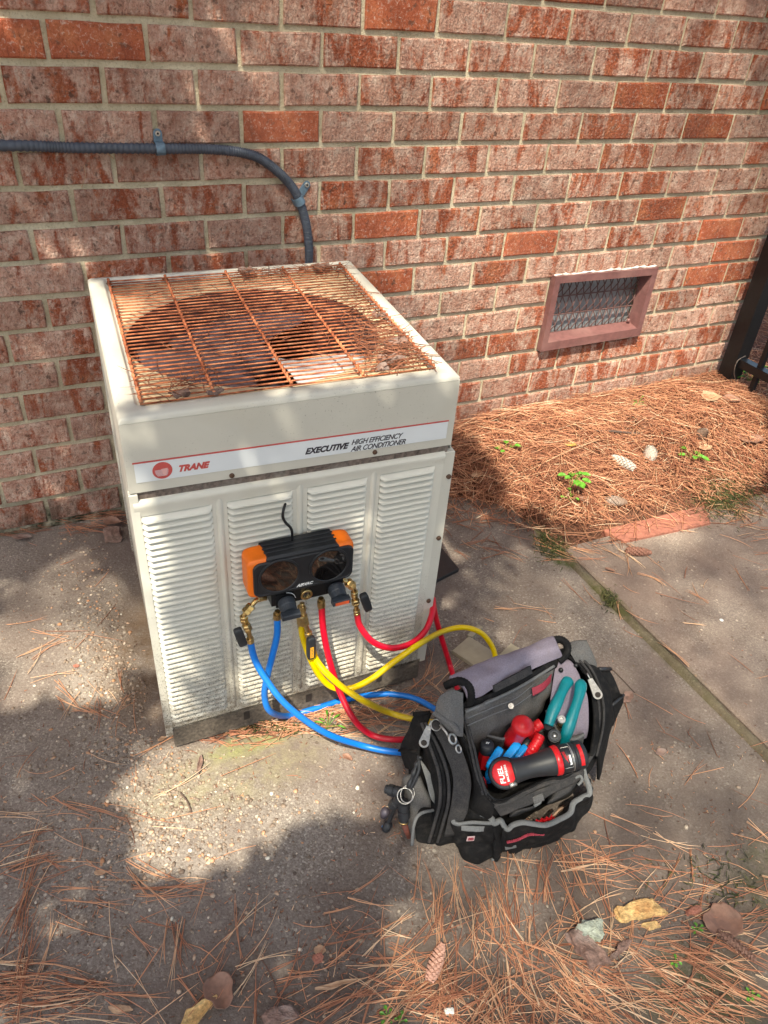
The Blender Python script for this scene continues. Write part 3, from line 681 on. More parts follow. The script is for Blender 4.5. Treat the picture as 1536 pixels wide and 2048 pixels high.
    g = G(); g.add([F(.053, .00155, .6965), F(.0635, .00155, .697), F(.060, .00155, .684), F(.056, .00155, .6845)], [(3, 2, 1, 0)]); g.make('emblem_mark', plain('label_pink', (.75, .42, .40), .4, var=.03), lb)
build_ac()
#@@P2
# ------------------------------------------------------------------ gauge manifold hanging on the louvres
def build_gauge():
    r = thing('gauge_manifold', 'black and orange refrigerant gauge manifold hooked on the louvred front', 'gauge set', F(.27, .03, .39))
    def cor(a0, a1, o0, o1, z0, z1): return [F(a0, o0, z0), F(a0, o1, z0), F(a1, o1, z0), F(a1, o0, z0), F(a0, o0, z1), F(a0, o1, z1), F(a1, o1, z1), F(a1, o0, z1)]
    z0, z1 = .427, .515
    c = cor(.170, .3715, .010, .0575, z0, z1); puff([c[i] for i in range(8)], 14, 11).make('bumper_shell', ORANGE, r, smooth=True)
    g = G(); g.box(.204, .340, .006, .0585, z0 - .001, z1 + .0018, fn=lambda a, o, z: F(a, o, z), b=.004); g.make('body', GAUGE, r)
    g = G()
    for k in range(3): g.box(.204, .340, .018 + k * .011, .022 + k * .011, z1 + .0015, z1 + .0030, fn=lambda a, o, z: F(a, o, z), b=.001)
    g.make('body_ridge', GAUGE, r)
    # front plate, rounded corners
    def rrect(a0, a1, zz0, zz1, rad, n=7):
        out = []
        for (cx, cy, s) in ((a1 - rad, zz0 + rad, -90), (a1 - rad, zz1 - rad, 0), (a0 + rad, zz1 - rad, 90), (a0 + rad, zz0 + rad, 180)):
            for k in range(n): t = math.radians(s + 90 * k / (n - 1)); out.append((cx + rad * math.cos(t), cy + rad * math.sin(t)))
        return out
    g = G(); n = 28; V = []
    for ins, o in ((0, .050), (0, .0595), (.0015, .0612), (.004, .0612), (.0048, .0600)): V += [F(a, o, z) for a, z in rrect(.1795 + ins, .3680 - ins, z0 + .005 + ins, z1 - .006 - ins, .014 - ins * .8)]
    g.grid(V, n, 5, True); g.add([F(a, .0600, z) for a, z in rrect(.1843, .3632, z0 + .0098, z1 - .0108, .0102)], [tuple(range(28))]); g.make('front_plate', GAUGE, r)
    for ca in (.2265, .3205):
        cz = .4735; g = G(); q = F(ca, .0600, cz); e = F(ca, .0625, cz); lathe_between(g, q, e, [(0, .0385), (.8, .0385), (1, .0375), (1, .0355), (.6, .0345)], 40); d = g.make('dial_bezel', GAUGE, r, smooth=False)
        g = G(); q = F(ca, .0600, cz); e = F(ca, .0620, cz); lathe_between(g, q, e, [(0, .0342), (1, .0338)], 40); g.make('glass', GLASSB, d)
    text('AIRVAC', .0085, axes(F(.2735, .0614, .4385), np.array([fa[0], fa[1], 0]), (0, 0, 1)), WHITE, r, shear=.4, bold=.0003, sx=1.0, align='CENTER')
    # hook
    pts = [F(.2625, .022, .512), F(.2625, .022, .534), F(.260, .020, .545), F(.252, .018, .556), F(.2475, .016, .568), F(.249, .014, .580), F(.2535, .009, .5875), F(.257, .001, .585), F(.257, -.002, .578)]
    g = G(); g.tube(crom(pts, 40), .0026, 8); g.make('hook', BLKP, r, smooth=True)
    # valve block
    g = G(); g.box(.213, .3475, .022, .052, .392, .4265, fn=lambda a, o, z: F(a, o, z), b=.003); g.make('valve_block', BLKP, r)
    for a, z in ((.240, .398), (.3375, .4045)):     # plates behind the knobs
        g = G(); g.box(a - .019, a + .015, .052, .0535, z - .008, z + .023, fn=lambda a_, o, zz: F(a_, o, zz)); g.make('knob_plate', BLKP, r)
        p = F(a, .053, z + .006); d = F(a, .078, z - .002)
        g = G(); lathe_between(g, p, d, [(0, .015), (.15, .0165), (.5, .0165), (.6, .0155), (1, .015)], 24); k = g.make('knob', KNOB, r, smooth=False)
        g = G(); g.box(-.0175, .0175, -.006, .006, 0, .016, b=.002, fn=lambda x, y, zz, a=a, z=z: F(a + x, .076 + zz, z - .003 + y * 1.0)); g.make('knob_grip', KNOB, k)
        if a > .3:
            g = G(); g.box(-.0135, .0135, -.0035, .0035, .0155, .0166, fn=lambda x, y, zz, a=a, z=z: F(a + x, .076 + zz, z - .003 + y)); g.make('knob_stripe', plain('knob_orange', (.75, .12, .04), .4, var=.05), k)
        else:
            g = G(); g.tube(ring_pts(F(a, .0538, z + .006), fa_ := np.array([fa[0], fa[1], 0]), (0, 0, 1), .0185, 16, .1, 1.5), .0006, 4); g.make('knob_scale', WHITE, k)
    g = G(); lathe_between(g, F(.2795, .0515, .4085), F(.2795, .0575, .4085), [(0, .0115), (.9, .0115), (1, .0105), (1, .0078), (.2, .0072)], 28); sgl = g.make('sight_glass_ring', BRASS, r, smooth=False)
    g = G(); lathe_between(g, F(.2795, .0515, .4085), F(.2795, .0530, .4085), [(0, .0073), (1, .0073)], 20); g.make('sight_glass', GLASSB, sgl)
    return r
build_gauge()
def fitting(name, label, pts, rads, lever=None, strip=False):
    r = thing(name, label, 'valve', pts[0], 'brass ball valves on the gauge hoses')
    g = G(); g.tube(crom(pts, 28), .0048, 10); g.make('elbow', BRASS, r, smooth=True)
    for (t, rad, ln) in rads:
        c = crom(pts, 101); i = int(t * 100); a = c[max(0, i - 2)]; b = c[min(100, i + 2)]; d = (b - a) / np.linalg.norm(b - a); m = c[i]
        g = G(); lathe_between(g, m - d * ln / 2, m + d * ln / 2, [(0, rad * .8), (.1, rad), (.42, rad), (.46, rad * .88), (.54, rad * .88), (.58, rad), (.9, rad), (1, rad * .8)], 6 if rad > .0075 else 12); g.make('nut', BRASS, r)
    if lever:
        p, q, w = lever; p = np.array(p); q = np.array(q); d = (q - p); ln = np.linalg.norm(d); d /= ln; s = np.cross(d, np.append(fn, 0)); s /= np.linalg.norm(s); nn = np.cross(s, d)
        mk = lambda k, h: [p - s * k - nn * h, p + s * k - nn * h, q + s * k - nn * h, q - s * k - nn * h, p - s * k + nn * h, p + s * k + nn * h, q + s * k + nn * h, q - s * k + nn * h]
        lv = puff(mk(w, w * .75), 6, 6).make('lever', TOOLK, r, smooth=True)
        if strip:
            p2 = p + d * ln * .38; q2 = p + d * ln * .88; sg = 1 if np.dot(nn, np.append(fn, 0)) > 0 else -1; h = w * .75 * sg
            g = G(); V = [p2 - s * w * .45 + nn * h * .9, p2 + s * w * .45 + nn * h * .9, q2 + s * w * .45 + nn * h * .9, q2 - s * w * .45 + nn * h * .9, p2 - s * w * .4 + nn * h * 1.06, p2 + s * w * .4 + nn * h * 1.06, q2 + s * w * .4 + nn * h * 1.06, q2 - s * w * .4 + nn * h * 1.06]
            g.add(V, [(4, 5, 6, 7), (0, 1, 5, 4), (1, 2, 6, 5), (2, 3, 7, 6), (3, 0, 4, 7)]); g.make('lever_label', plain('label_yellow', (.8, .38, .02), .4, var=.1), lv)
            g = G()
            for k in range(6):
                u = p2 + (q2 - p2) * (.12 + .14 * k); g.tube([u - s * w * .22 + nn * h * 1.08, u + s * w * .2 + nn * h * 1.08], .0005, 4)
            g.make('label_print', LBLK, lv)
    return r
fitting('ball_valve', 'brass ball valve with black lever on the left end of the gauge manifold', [PF(532, 1196, .036), PF(515, 1199, .04), PF(499, 1216, .046), PF(490, 1228, .048), PF(488, 1240, .048), PF(497, 1262, .046), PF(502, 1290, .044)],
        [(.12, .0062, .012), (.36, .0092, .02), (.64, .0078, .016), (.78, .0086, .018), (.93, .0072, .014)], (PF(474, 1258, .052), PF(487, 1290, .052), .0085))
fitting('ball_valve', 'brass ball valve with black lever on the right end of the gauge manifold', [PF(672, 1162, .036), PF(686, 1160, .04), PF(700, 1168, .044), PF(708, 1178, .046), PF(709, 1192, .044), PF(712, 1210, .042), PF(714, 1231, .040)],
        [(.12, .0062, .012), (.34, .0092, .02), (.62, .0074, .016), (.78, .0084, .018), (.93, .0070, .014)], (PF(726, 1188, .05), PF(737, 1220, .05), .0085))
fitting('ball_valve', 'brass ball valve with yellow labelled black lever under the middle of the manifold', [PF(604, 1206, .036), PF(606, 1222, .04), PF(608, 1240, .046), PF(612, 1252, .05), PF(616, 1264, .052), PF(620, 1280, .052), PF(627, 1306, .050)],
        [(.12, .0062, .012), (.34, .0095, .022), (.72, .0075, .014), (.9, .007, .012)], (PF(622, 1274, .062), PF(622, 1316, .060), .0088), True)
for lab, a, b in (('small brass hose nut under the left knob of the manifold', (555, 1222, .040), (554, 1240, .040)), ('small brass hose nut behind the middle yellow hose', (600, 1212, .026), (602, 1254, .026)), ('small brass hose nut under the right knob of the manifold', (642, 1196, .036), (643, 1216, .036))):
    g = G(); A, B = PF(*a), PF(*b); lathe_between(g, A, B, [(0, .0055), (.25, .0055), (.3, .0082), (.8, .0082), (.85, .0072), (1, .0072)], 12); tag(g.make('hose_nut', BRASS), lab, 'nut', 'hose nuts')
# ------------------------------------------------------------------ hoses
def hose(label, m, pts):
    q = [PF(x, y, v) if k == 'o' else P(x, y, v) for (x, y, k, v) in pts]
    n = 160; c = crom(q, n); g = G(); g.tube(c, .0066, 14)
    return tag(g.make('hose', m, smooth=True), label, 'hose', 'coloured refrigerant hoses')
hose('blue hose sweeping from the left ball valve down to the left end of the bag', HB, [(501, 1284, 'o', .044), (510, 1320, 'o', .05), (533, 1360, 'o', .075), (565, 1402, 'o', .105), (610, 1440, 'o', .13), (660, 1470, 'o', .15), (720, 1490, 'z', .05), (775, 1502, 'z', .045), (830, 1506, 'z', .04), (900, 1500, 'z', .03)])
hose('blue hose from the left knob that loops back behind the red hose', HB, [(554, 1232, 'o', .040), (554, 1270, 'o', .046), (545, 1310, 'o', .05), (535, 1350, 'o', .052), (529, 1392, 'o', .05), (541, 1423, 'o', .05), (575, 1432, 'z', .012), (620, 1420, 'z', .010), (680, 1402, 'z', .010), (740, 1390, 'z', .010), (790, 1389, 'z', .010), (835, 1399, 'z', .012), (880, 1425, 'z', .012), (920, 1450, 'z', .012)])
hose('red hose hanging from the right knob straight down towards the bag', HR, [(643, 1210, 'o', .036), (647, 1262, 'o', .045), (659, 1320, 'o', .06), (678, 1380, 'o', .085), (706, 1436, 'o', .13), (740, 1468, 'z', .055), (785, 1479, 'z', .05), (835, 1476, 'z', .04), (890, 1466, 'z', .03)])
hose('red hose from the right ball valve looping round the corner of the unit', HR, [(714, 1226, 'o', .040), (720, 1252, 'o', .05), (745, 1283, 'o', .065), (782, 1296, 'o', .07), (822, 1287, 'o', .06), (850, 1262, 'o', .045), (863, 1232, 'o', .02), (866, 1208, 'o', -.015), (866, 1198, 'o', -.035), (867, 1210, 'o', -.05), (873, 1240, 'o', -.04), (886, 1285, 'o', -.02), (900, 1330, 'z', .012), (912, 1370, 'z', .012), (925, 1410, 'z', .012)])
hose('yellow hose rising in a high arch behind the bag lid', HY, [(602, 1246, 'o', .026), (606, 1275, 'o', .034), (622, 1320, 'o', .05), (640, 1352, 'o', .06), (665, 1374, 'o', .07), (700, 1377, 'o', .08), (742, 1358, 'o', .09), (790, 1322, 'o', .09), (842, 1286, 'o', .08), (888, 1262, 'z', .12), (928, 1255, 'z', .11), (962, 1266, 'z', .09), (983, 1291, 'z', .06), (991, 1318, 'z', .03), (990, 1345, 'z', .012)])
hose('yellow hose from the middle ball valve crossing down to the left end of the bag', HY, [(626, 1302, 'o', .050), (634, 1322, 'o', .058), (655, 1348, 'o', .08), (690, 1378, 'o', .10), (730, 1403, 'o', .12), (775, 1424, 'z', .05), (820, 1437, 'z', .045), (870, 1445, 'z', .03)])
# ------------------------------------------------------------------ tool bag
BAG = thing('tool_bag', 'open black and grey canvas tool bag standing on the concrete full of hand tools', 'tool bag', (.55, -1.24, 0))
def build_bag():
    r = BAG; q = P
    # body shell
    bot = [(.405, -1.318, .004), (.54, -1.318, .004), (.675, -1.305, .004), (.728, -1.25, .004), (.740, -1.14, .004), (.56, -1.12, .004), (.405, -1.13, .004), (.388, -1.24, .004)]
    top = [q(985, 1604, .17), q(1075, 1572, .165), q(1168, 1530, .16), q(1200, 1430, .20), q(1150, 1305, .27), q(1010, 1350, .27), q(893, 1405, .26), q(940, 1500, .22)]
    bot = [np.array(b) for b in bot]; mid = [(b * .5 + t * .5) + np.array([(b[0] - .56) * .10, (b[1] + 1.24) * .0, 0]) for b, t in zip(bot, top)]
    low = [b * .93 + t * .07 + np.array([(b[0] - .56) * .03, (b[1] + 1.24) * .0, 0]) for b, t in zip(bot, top)]
    sheet([[b + np.array([-(b[0] - .56) * .04, -(b[1] + 1.24) * .04, 0]) for b in bot], low, mid, [t * .97 + m * .03 for t, m in zip(top, mid)], top], 90, 40, .007, 26, True).make('body', FBLK, r, smooth=True, solid=.004)
    g = G(); g.add([b + np.array([0, 0, .004]) for b in bot], [tuple(range(8))]); g.make('base', FBLK, r)
    # rim zip tape around the mouth
    rc = crom(top, 120, True); rc.append(rc[0]); g = G(); g.tube(rc, .0055, 8, squash=.6); g.make('mouth_binding', FDKG, r, smooth=True)
    g = G(); g.tube([p + np.array([0, 0, .004]) + .004 * ((np.array([.56, -1.24, 0]) - p) * np.array([1, 1, 0])) / .15 for p in rc], [.0016 + .0006 * (i % 2) for i in range(len(rc))], 6); g.make('mouth_zip', BLKP, r)
    # inner lining floor and dividers
    g = G(); V = []
    sheet([[t * .97 + np.array([.56, -1.24, t[2]]) * .03 for t in top], [b * .90 + np.array([.56, -1.24, .1]) * .1 + np.array([0, 0, .10]) for b in bot], [b * .8 + np.array([.56, -1.24, .1]) * .2 + np.array([0, 0, .05]) for b in bot], [b * .1 + np.array([.56, -1.24, 0]) * .9 + np.array([0, 0, .05]) for b in bot]], 48, 20, .004, 20, True).make('lining', FBLK, r, smooth=True)
    for (a, b, c) in (((950, 1462, .20), (1005, 1478, .21), (1035, 1462, .22)), ((1035, 1452, .22), (1075, 1462, .20), (1115, 1450, .19)), ((955, 1490, .17), (968, 1476, .19), (990, 1492, .17))):
        A, B, Cc = q(*a), q(*b), q(*c); dn = np.array([.01, -.012, -.09]); sheet([[A, B, Cc], [A + dn, B + dn, Cc + dn]], 14, 8, .002, 30).make('divider', FDKG, r, smooth=True, solid=.004)
        g = G(); g.tube(crom([A, B, Cc], 20), .0028, 8); g.make('divider_trim', FTRM, r, smooth=True)
    # back organiser panel: grey pocket wall
    t_ = [q(930, 1421, .262), q(985, 1398, .262), q(1045, 1368, .262), q(1107, 1330, .262)]
    m_ = [q(932, 1452, .235), q(985, 1440, .228), q(1045, 1412, .228), q(1102, 1368, .235)]
    b_ = [q(936, 1478, .205), q(985, 1470, .195), q(1045, 1440, .195), q(1095, 1398, .20)]
    e_ = [x + np.array([0, .01, -.09]) for x in b_]
    sheet([t_, m_, b_, e_], 50, 34, .008, 26).make('inner_pocket', FGRY, r, smooth=True, solid=.004)
    g = G(); g.tube([p + np.array([-.002, -.004, .002]) for p in crom(t_, 40)], .0030, 8); g.make('pocket_binding', FTRM, r, smooth=True)
    for dy in (10, 24):
        s1 = [q(x, y + dy, z - .006 * dy / 10) + np.array([-.003, -.006, .004]) for (x, y, z) in ((934, 1424, .262), (985, 1402, .262), (1030, 1384, .262), (1068, 1352 + dy * .2, .262))]
        g = G(); g.tube(crom(s1, 30), .0011, 5); g.make('seam', FTRM, r, smooth=True)
    tg = [q(1064, 1376, .268), q(1085, 1366, .268), q(1103, 1348, .268)]; tb = [q(1066, 1392, .258), q(1086, 1381, .258), q(1101, 1364, .258)]
    sheet([tg, tb], 14, 6, .001, 30).make('red_label', FRED, r, smooth=True, solid=.002)
    for (x, y, z) in ((1022, 1412, .256),):
        p = q(x, y, z); d = (CAM - p); d /= np.linalg.norm(d); g = G(); lathe_between(g, p, p + d * .006, [(0, .0062), (.6, .0062), (1, .0050), (1, .0030), (.7, .0026)], 18); g.make('snap', ZINC, r)
    # dark gap band between lid and organiser
    sheet([[q(920, 1408, .268), q(985, 1384, .272), (q(1050, 1352, .272)), q(1118, 1312, .272)], [q(926, 1424, .255), q(985, 1400, .258), q(1050, 1368, .258), q(1112, 1334, .258)]], 24, 8, .001).make('lid_hinge', FBLK, r, smooth=True, solid=.006)
    # folded back lid
    lowe = [q(938, 1398, .272), q(990, 1378, .275), (q(1050, 1348, .275)), q(1118, 1312, .275)]
    c1 = [q(925, 1378, .292), q(985, 1352, .296), q(1045, 1322, .296), q(1112, 1296, .294)]
    c2 = [q(903, 1361, .286), q(960, 1332, .290), q(1030, 1303, .290), q(1102, 1280, .288)]
    c3 = [p + np.array([.006, .012, -.045]) for p in c2]
    sheet([lowe, c1, c2, c3], 64, 30, .009, 22).make('lid', FLAV, r, smooth=True, solid=.008)
    sheet([[q(984, 1371, .286), q(1020, 1353, .288), q(1058, 1332, .288)], [q(988, 1384, .277), q(1022, 1368, .279), q(1062, 1348, .279)]], 14, 6, .001).make('lid_patch', FDKG, r, smooth=True, solid=.012)
    for ends, nm in ((((890, 1372, .28), (918, 1362, .297), (938, 1374, .293), (942, 1396, .276), (935, 1410, .262)), 'lid_end_binding'), (((1098, 1283, .29), (1120, 1279, .293), (1134, 1290, .290), (1132, 1308, .278), (1118, 1322, .268)), 'lid_end_binding')):
        g = G(); g.tube(crom([q(*e) for e in ends], 40), [.0075 + .0008 * (i % 2) for i in range(40)], 10); g.make(nm, FBLK, r, smooth=True)
    # webbing at the left and right ends
    sheet([[q(880, 1392, .288), q(902, 1380, .298), q(926, 1386, .294)], [q(872, 1410, .278), q(900, 1412, .285), q(925, 1412, .276)], [q(872, 1432, .262), q(900, 1448, .262), q(926, 1442, .258)], [q(890, 1452, .25), q(910, 1470, .245), q(924, 1474, .238)]], 18, 18, .0015, 30).make('webbing_handle', FGRY, r, smooth=True, solid=.005)
    g = G(); g.tube(crom([q(868, 1424, .27), q(888, 1437, .268), q(908, 1452, .262), (q(916, 1466, .255))], 24), .0068, 10, squash=.6); g.make('handle_fold', FGRY, r, smooth=True)
    sheet([[q(1130, 1288, .282), q(1152, 1282, .286), q(1172, 1282, .284)], [q(1138, 1303, .280), q(1162, 1304, .284), q(1184, 1308, .276)], [q(1156, 1330, .262), q(1174, 1330, .262), q(1192, 1330, .255)], [q(1166, 1346, .245), q(1178, 1346, .245), q(1190, 1342, .24)]], 16, 16, .0015, 30).make('webbing_handle', FGRY, r, smooth=True, solid=.005)
    # right end: inner lavender panel behind the teal grips
    sheet([[q(1112, 1318, .262), q(1140, 1322, .262), q(1158, 1350, .255)], [q(1104, 1380, .235), q(1140, 1390, .232), q(1176, 1400, .235)], [q(1095, 1440, .205), q(1130, 1450, .205), q(1178, 1450, .21)], [q(1098, 1478, .17), q(1135, 1486, .17), q(1172, 1476, .18)]], 20, 26, .0025, 22).make('end_lining', FLAV, r, smooth=True, solid=.003)
    g = G(); g.tube(crom([q(1093, 1420, .225), q(1108, 1448, .212), q(1126, 1472, .195), q(1150, 1478, .192), q(1168, 1468, .20)], 30), .0034, 8); g.make('end_pocket_trim', FTRM, r, smooth=True)
    sheet([[q(1093, 1421, .223), q(1108, 1449, .210), q(1126, 1473, .193), q(1168, 1469, .198)], [q(1090, 1450, .19), q(1106, 1475, .17), q(1126, 1495, .15), q(1165, 1492, .16)]], 16, 8, .002).make('end_pocket', FGRY, r, smooth=True, solid=.004)
    for (x, y, z) in ((1152, 1331, .262), (1122, 1340, .258)):
        p = q(x, y, z); d = (CAM - p); d /= np.linalg.norm(d); g = G(); lathe_between(g, p, p + d * .004, [(0, .0048), (.6, .0048), (1, .0035)], 14); g.make('rivet', BLKP, r, smooth=True)
    # right outer pocket
    for m_i, (rows, mt) in enumerate((
        ([[q(1135, 1312, .27), q(1165, 1340, .26), q(1182, 1390, .24), q(1188, 1450, .215), q(1180, 1510, .17)], [q(1148, 1304, .265), q(1182, 1338, .26), q(1204, 1390, .235), q(1206, 1445, .205), q(1192, 1512, .15)], [q(1160, 1310, .25), q(1200, 1345, .235), q(1220, 1395, .21), q(1215, 1450, .17), q(1196, 1520, .12)], [q(1170, 1345, .16), q(1210, 1385, .13), q(1224, 1430, .10), q(1214, 1480, .07), q(1196, 1560, .04)]], FBLK),)):
        sheet(rows, 34, 22, .002, 24).make('side_pocket', mt, r, smooth=True, solid=.006)
    for k in range(2):
        dx = 9 * k
        g = G(); g.tube(crom([q(1150 + dx, 1312, .272), q(1176 + dx, 1342, .266), q(1195 + dx, 1392, .242), q(1198 + dx, 1447, .212), q(1184 + dx, 1512, .158)], 60), .0026, 7); g.make('pocket_piping', FDKG, r, smooth=True)
    # black mesh tail on the right
    sheet([[q(1196, 1338, .22), q(1218, 1340, .20)], [q(1212, 1368, .19), q(1240, 1385, .16)], [q(1222, 1400, .15), q(1246, 1398, .13)], [q(1215, 1450, .08), q(1226, 1452, .07)]], 12, 22, .002, 30).make('side_mesh_pocket', FBLK, r, smooth=True, solid=.004)
    g = G(); g.tube([q(1222, 1412, .15), q(1247, 1390, .14)], .0035, 8); g.tube([q(1198, 1338, .225), q(1220, 1338, .205)], .0045, 8); g.make('strap_buckle', TOOLK, r, smooth=True)
    def pull(a, b, name='zip_pull'):
        a, b = np.array(a), np.array(b); d = b - a; ln = np.linalg.norm(d); d /= ln; v = CAM - a; v /= np.linalg.norm(v); s = np.cross(d, v); s /= np.linalg.norm(s); nn = np.cross(s, d)
        out = []
        for k in range(9): t = math.pi * k / 8; out.append((ln - .009 + .009 * math.sin(t), .009 * math.cos(t)))
        out = [(0, .0045)] + out[::1] + [(0, -.0045)]
        V = [a + d * x + s * y + nn * .0012 for x, y in out] + [a + d * x + s * y - nn * .0012 for x, y in out]; n = len(out)
        g = G(); g.add(V, [tuple(range(n)), tuple(range(n, 2 * n))[::-1]] + [(i, (i + 1) % n, n + (i + 1) % n, n + i) for i in range(n)]); z = g.make(name, ZINC, r)
        c = a + d * (ln - .0085); g = G(); lathe_between(g, c + nn * .0010, c + nn * .0017, [(0, .0055), (1, .0055)], 16); g.make('pull_hole', DARK, z)
        g = G(); V = [a + d * x * 1 + s * y * .72 + nn * .0016 for x, y in ((.006, -.005), (ln - .019, -.0085), (ln - .019, .0085), (.006, .005))]; g.tube(V + [V[0]], .0006, 4); g.make('pull_ridge', ZINC, z)
        g = G(); g.tube(ring_pts(a - d * .006, d, nn, .0058, 14), .0014, 6); g.make('pull_ring', ZINC, z, smooth=True)
    pull(q(1180, 1358, .268), q(1200, 1398, .256)); pull(q(858, 1453, .262), q(845, 1495, .252))
    # left end: main zipped pocket
    c = [(.340, -1.312, .003), (.405, -1.330, .003), (.415, -1.13, .003), (.372, -1.13, .003), q(886, 1598, .155), q(938, 1606, .165), q(905, 1432, .240), q(848, 1440, .232)]
    puff(c, 26, 6, .008, 20).make('end_pocket_large', FBLK, r, smooth=True)
    sheet([[q(858, 1447, .240), q(884, 1492, .225), q(903, 1545, .198), q(904, 1600, .165), q(888, 1672, .07)], [q(890, 1436, .246), q(915, 1480, .235), q(938, 1540, .205), q(940, 1600, .17), q(915, 1668, .07)]], 30, 10, .002, 30).make('pocket_gusset', FDKG, r, smooth=True, solid=.004)
    for dx, rr_ in ((0, .0032), (-9, .0026), (-17, .0032)):
        g = G(); g.tube(crom([q(850 + dx * .4, 1446, .240), q(874 + dx, 1490 + dx * .3, .226), q(894 + dx, 1545, .20), q(897 + dx, 1600, .165), q(885 + dx, 1650, .10), q(875 + dx, 1684, .03)], 60), rr_, 7); g.make('pocket_piping', FBLK if dx == -9 else FDKG, r, smooth=True)
    # grey outer flap pocket on the left
    c = [q(822, 1688, .003), q(868, 1692, .003), q(842, 1600, .003), q(800, 1600, .003), q(826, 1626, .085), q(870, 1610, .095), q(838, 1530, .13), q(797, 1548, .125)]
    puff(c, 14, 5, .003, 26).make('outer_flap_pocket', FGRY, r, smooth=True)
    c = [q(826, 1690, .006), q(872, 1694, .003), q(880, 1680, .003), q(850, 1660, .003), q(828, 1634, .082), q(868, 1622, .09), q(872, 1612, .09), q(838, 1612, .09)]
    puff(c, 10, 5, .002, 26).make('pocket_bellows', FBLK, r, smooth=True)
    g = G(); g.tube(crom([q(824, 1690, .02), q(828, 1650, .07), q(840, 1628, .088), q(868, 1620, .092)], 24), .0032, 7); g.make('pocket_piping', FTRM, r, smooth=True)
    sheet([[q(838, 1515, .175), q(850, 1530, .168)], [q(852, 1560, .15), q(868, 1560, .15)], [q(862, 1598, .12), q(880, 1586, .125)], [q(875, 1612, .10), q(882, 1576, .13)]], 8, 20, .001).make('webbing_loop', FTRM, r, smooth=True, solid=.003)
    # black mesh sleeve behind the left pocket
    sheet([[q(832, 1424, .20), q(862, 1426, .215)], [q(815, 1465, .15), q(846, 1465, .19)], [q(802, 1500, .11), q(838, 1510, .16)], [q(812, 1536, .09), q(836, 1545, .13)]], 10, 22, .002, 26).make('side_mesh_pocket', FBLK, r, smooth=True, solid=.004)
    g = G(); g.tube([q(800, 1500, .115), q(836, 1502, .165)], .006, 8, squash=.4); g.make('mesh_strap', FBLK, r, smooth=True); g = G(); g.tube([q(826, 1428, .21), q(860, 1425, .225)], .005, 8, squash=.5); g.make('mesh_strap', FBLK, r, smooth=True)
    # metal ring and clip near the handle
    g = G(); g.tube(ring_pts(q(872, 1450, .255), (1, 0, 0), (0, .8, .6), .010, 20), .0011, 6); g.tube([q(880, 1449, .258), q(893, 1466, .252), q(897, 1474, .248)], .0022, 8); g.tube(ring_pts(q(905, 1478, .247), (.7, .4, 0), (-.3, .6, .6), .010, 20), .0022, 7); g.tube(ring_pts(q(917, 1498, .240), (.7, .4, 0), (-.3, .6, .6), .0075, 18), .0015, 6); g.make('clip', ZINC, r, smooth=True)
    # front: small pocket
    tp = [q(906, 1638, .118), q(925, 1608, .128), q(952, 1622, .125), q(982, 1636, .125), q(982, 1646, .118), q(945, 1645, .112), q(915, 1648, .112)]
    tb = [q(915, 1690, .006) , q(935, 1690, .006), (.42, -1.335, .004), (.44, -1.335, .004), q(988, 1708, .004), q(958, 1722, .003), q(930, 1712, .003)]
    tp = [np.array(p) for p in tp]; tb = [np.array(p) for p in tb]; tm = [(a + b) / 2 + np.array([-.004, -.006, 0]) * (1 if i in (0, 4, 5, 6) else 0) for i, (a, b) in enumerate(zip(tp, tb))]
    sheet([tb, tm, tp], 60, 34, .007, 34, True).make('small_front_pocket', FBLK, r, smooth=True, solid=.004)
    rc = crom(tp, 60, True); g = G(); g.tube(rc + [rc[0]], .0058, 8, squash=.6); g.make('pocket_trim', FTRM, r, smooth=True)
    sheet([[q(922, 1652, .114), q(945, 1652, .112), q(970, 1652, .114)], [q(922, 1660, .104), q(950, 1664, .102), q(968, 1662, .104)]], 14, 6, .002, 60).make('pocket_flap', FTRM, r, smooth=True, solid=.003)
    pc = q(938, 1671, .092) + np.append(fn, 0) * .006; mw = axes(pc, q(945, 1669.5, .092) - q(930, 1670.5, .092), (0, 0, 1.))
    g = G(); V = [mw @ Vector(v) for v in ((-.007, -.007, 0), (.007, -.007, 0), (.007, .007, 0), (-.007, .007, 0), (-.007, -.007, .001), (.007, -.007, .001), (.007, .007, .001), (-.007, .007, .001))]
    g.add(V, [(4, 5, 6, 7), (0, 1, 5, 4), (1, 2, 6, 5), (2, 3, 7, 6), (3, 0, 4, 7)]); tgx = g.make('logo_tag', plain('tag_white', (.6, .42, .42), .6, var=.1), r)
    text('B', .0105, mw @ Matrix.Translation((-.0048, -.0038, .0012)), FRED, tgx, bold=.0005, name='logo_mark'); text('B', .0105, mw @ Matrix.Translation((-.0002, -.0038, .0012)), FRED, tgx, bold=.0005, name='logo_mark')
    # front: long pocket with wavy trim
    tr = [(982, 1636, .125), (988, 1646, .118), (1001, 1641, .120), (1008, 1652, .112), (1016, 1658, .108), (1026, 1650, .115), (1045, 1645, .118), (1068, 1648, .114), (1092, 1650, .112), (1116, 1640, .115), (1140, 1626, .118), (1147, 1606, .125), (1166, 1594, .128), (1178, 1588, .128), (1178, 1574, .135), (1169, 1550, .148), (1166, 1536, .155)]
    bt = [(985, 1712, .004), (992, 1722, .004), (1002, 1708, .004), (1010, 1705, .004), (1020, 1704, .004), (1030, 1702, .004), (1048, 1698, .004), (1070, 1694, .004), (1092, 1688, .004), (1114, 1680, .004), (1134, 1668, .004), (1150, 1656, .004), (1164, 1634, .004), (1173, 1620, .004), (1179, 1606, .004), (1183, 1592, .004), (1185, 1576, .004)]
    T = [q(*p) for p in tr]; B = [q(*p) for p in bt]; Mx = [(a + b) / 2 + np.array([0, -.004, 0]) for a, b in zip(T, B)]
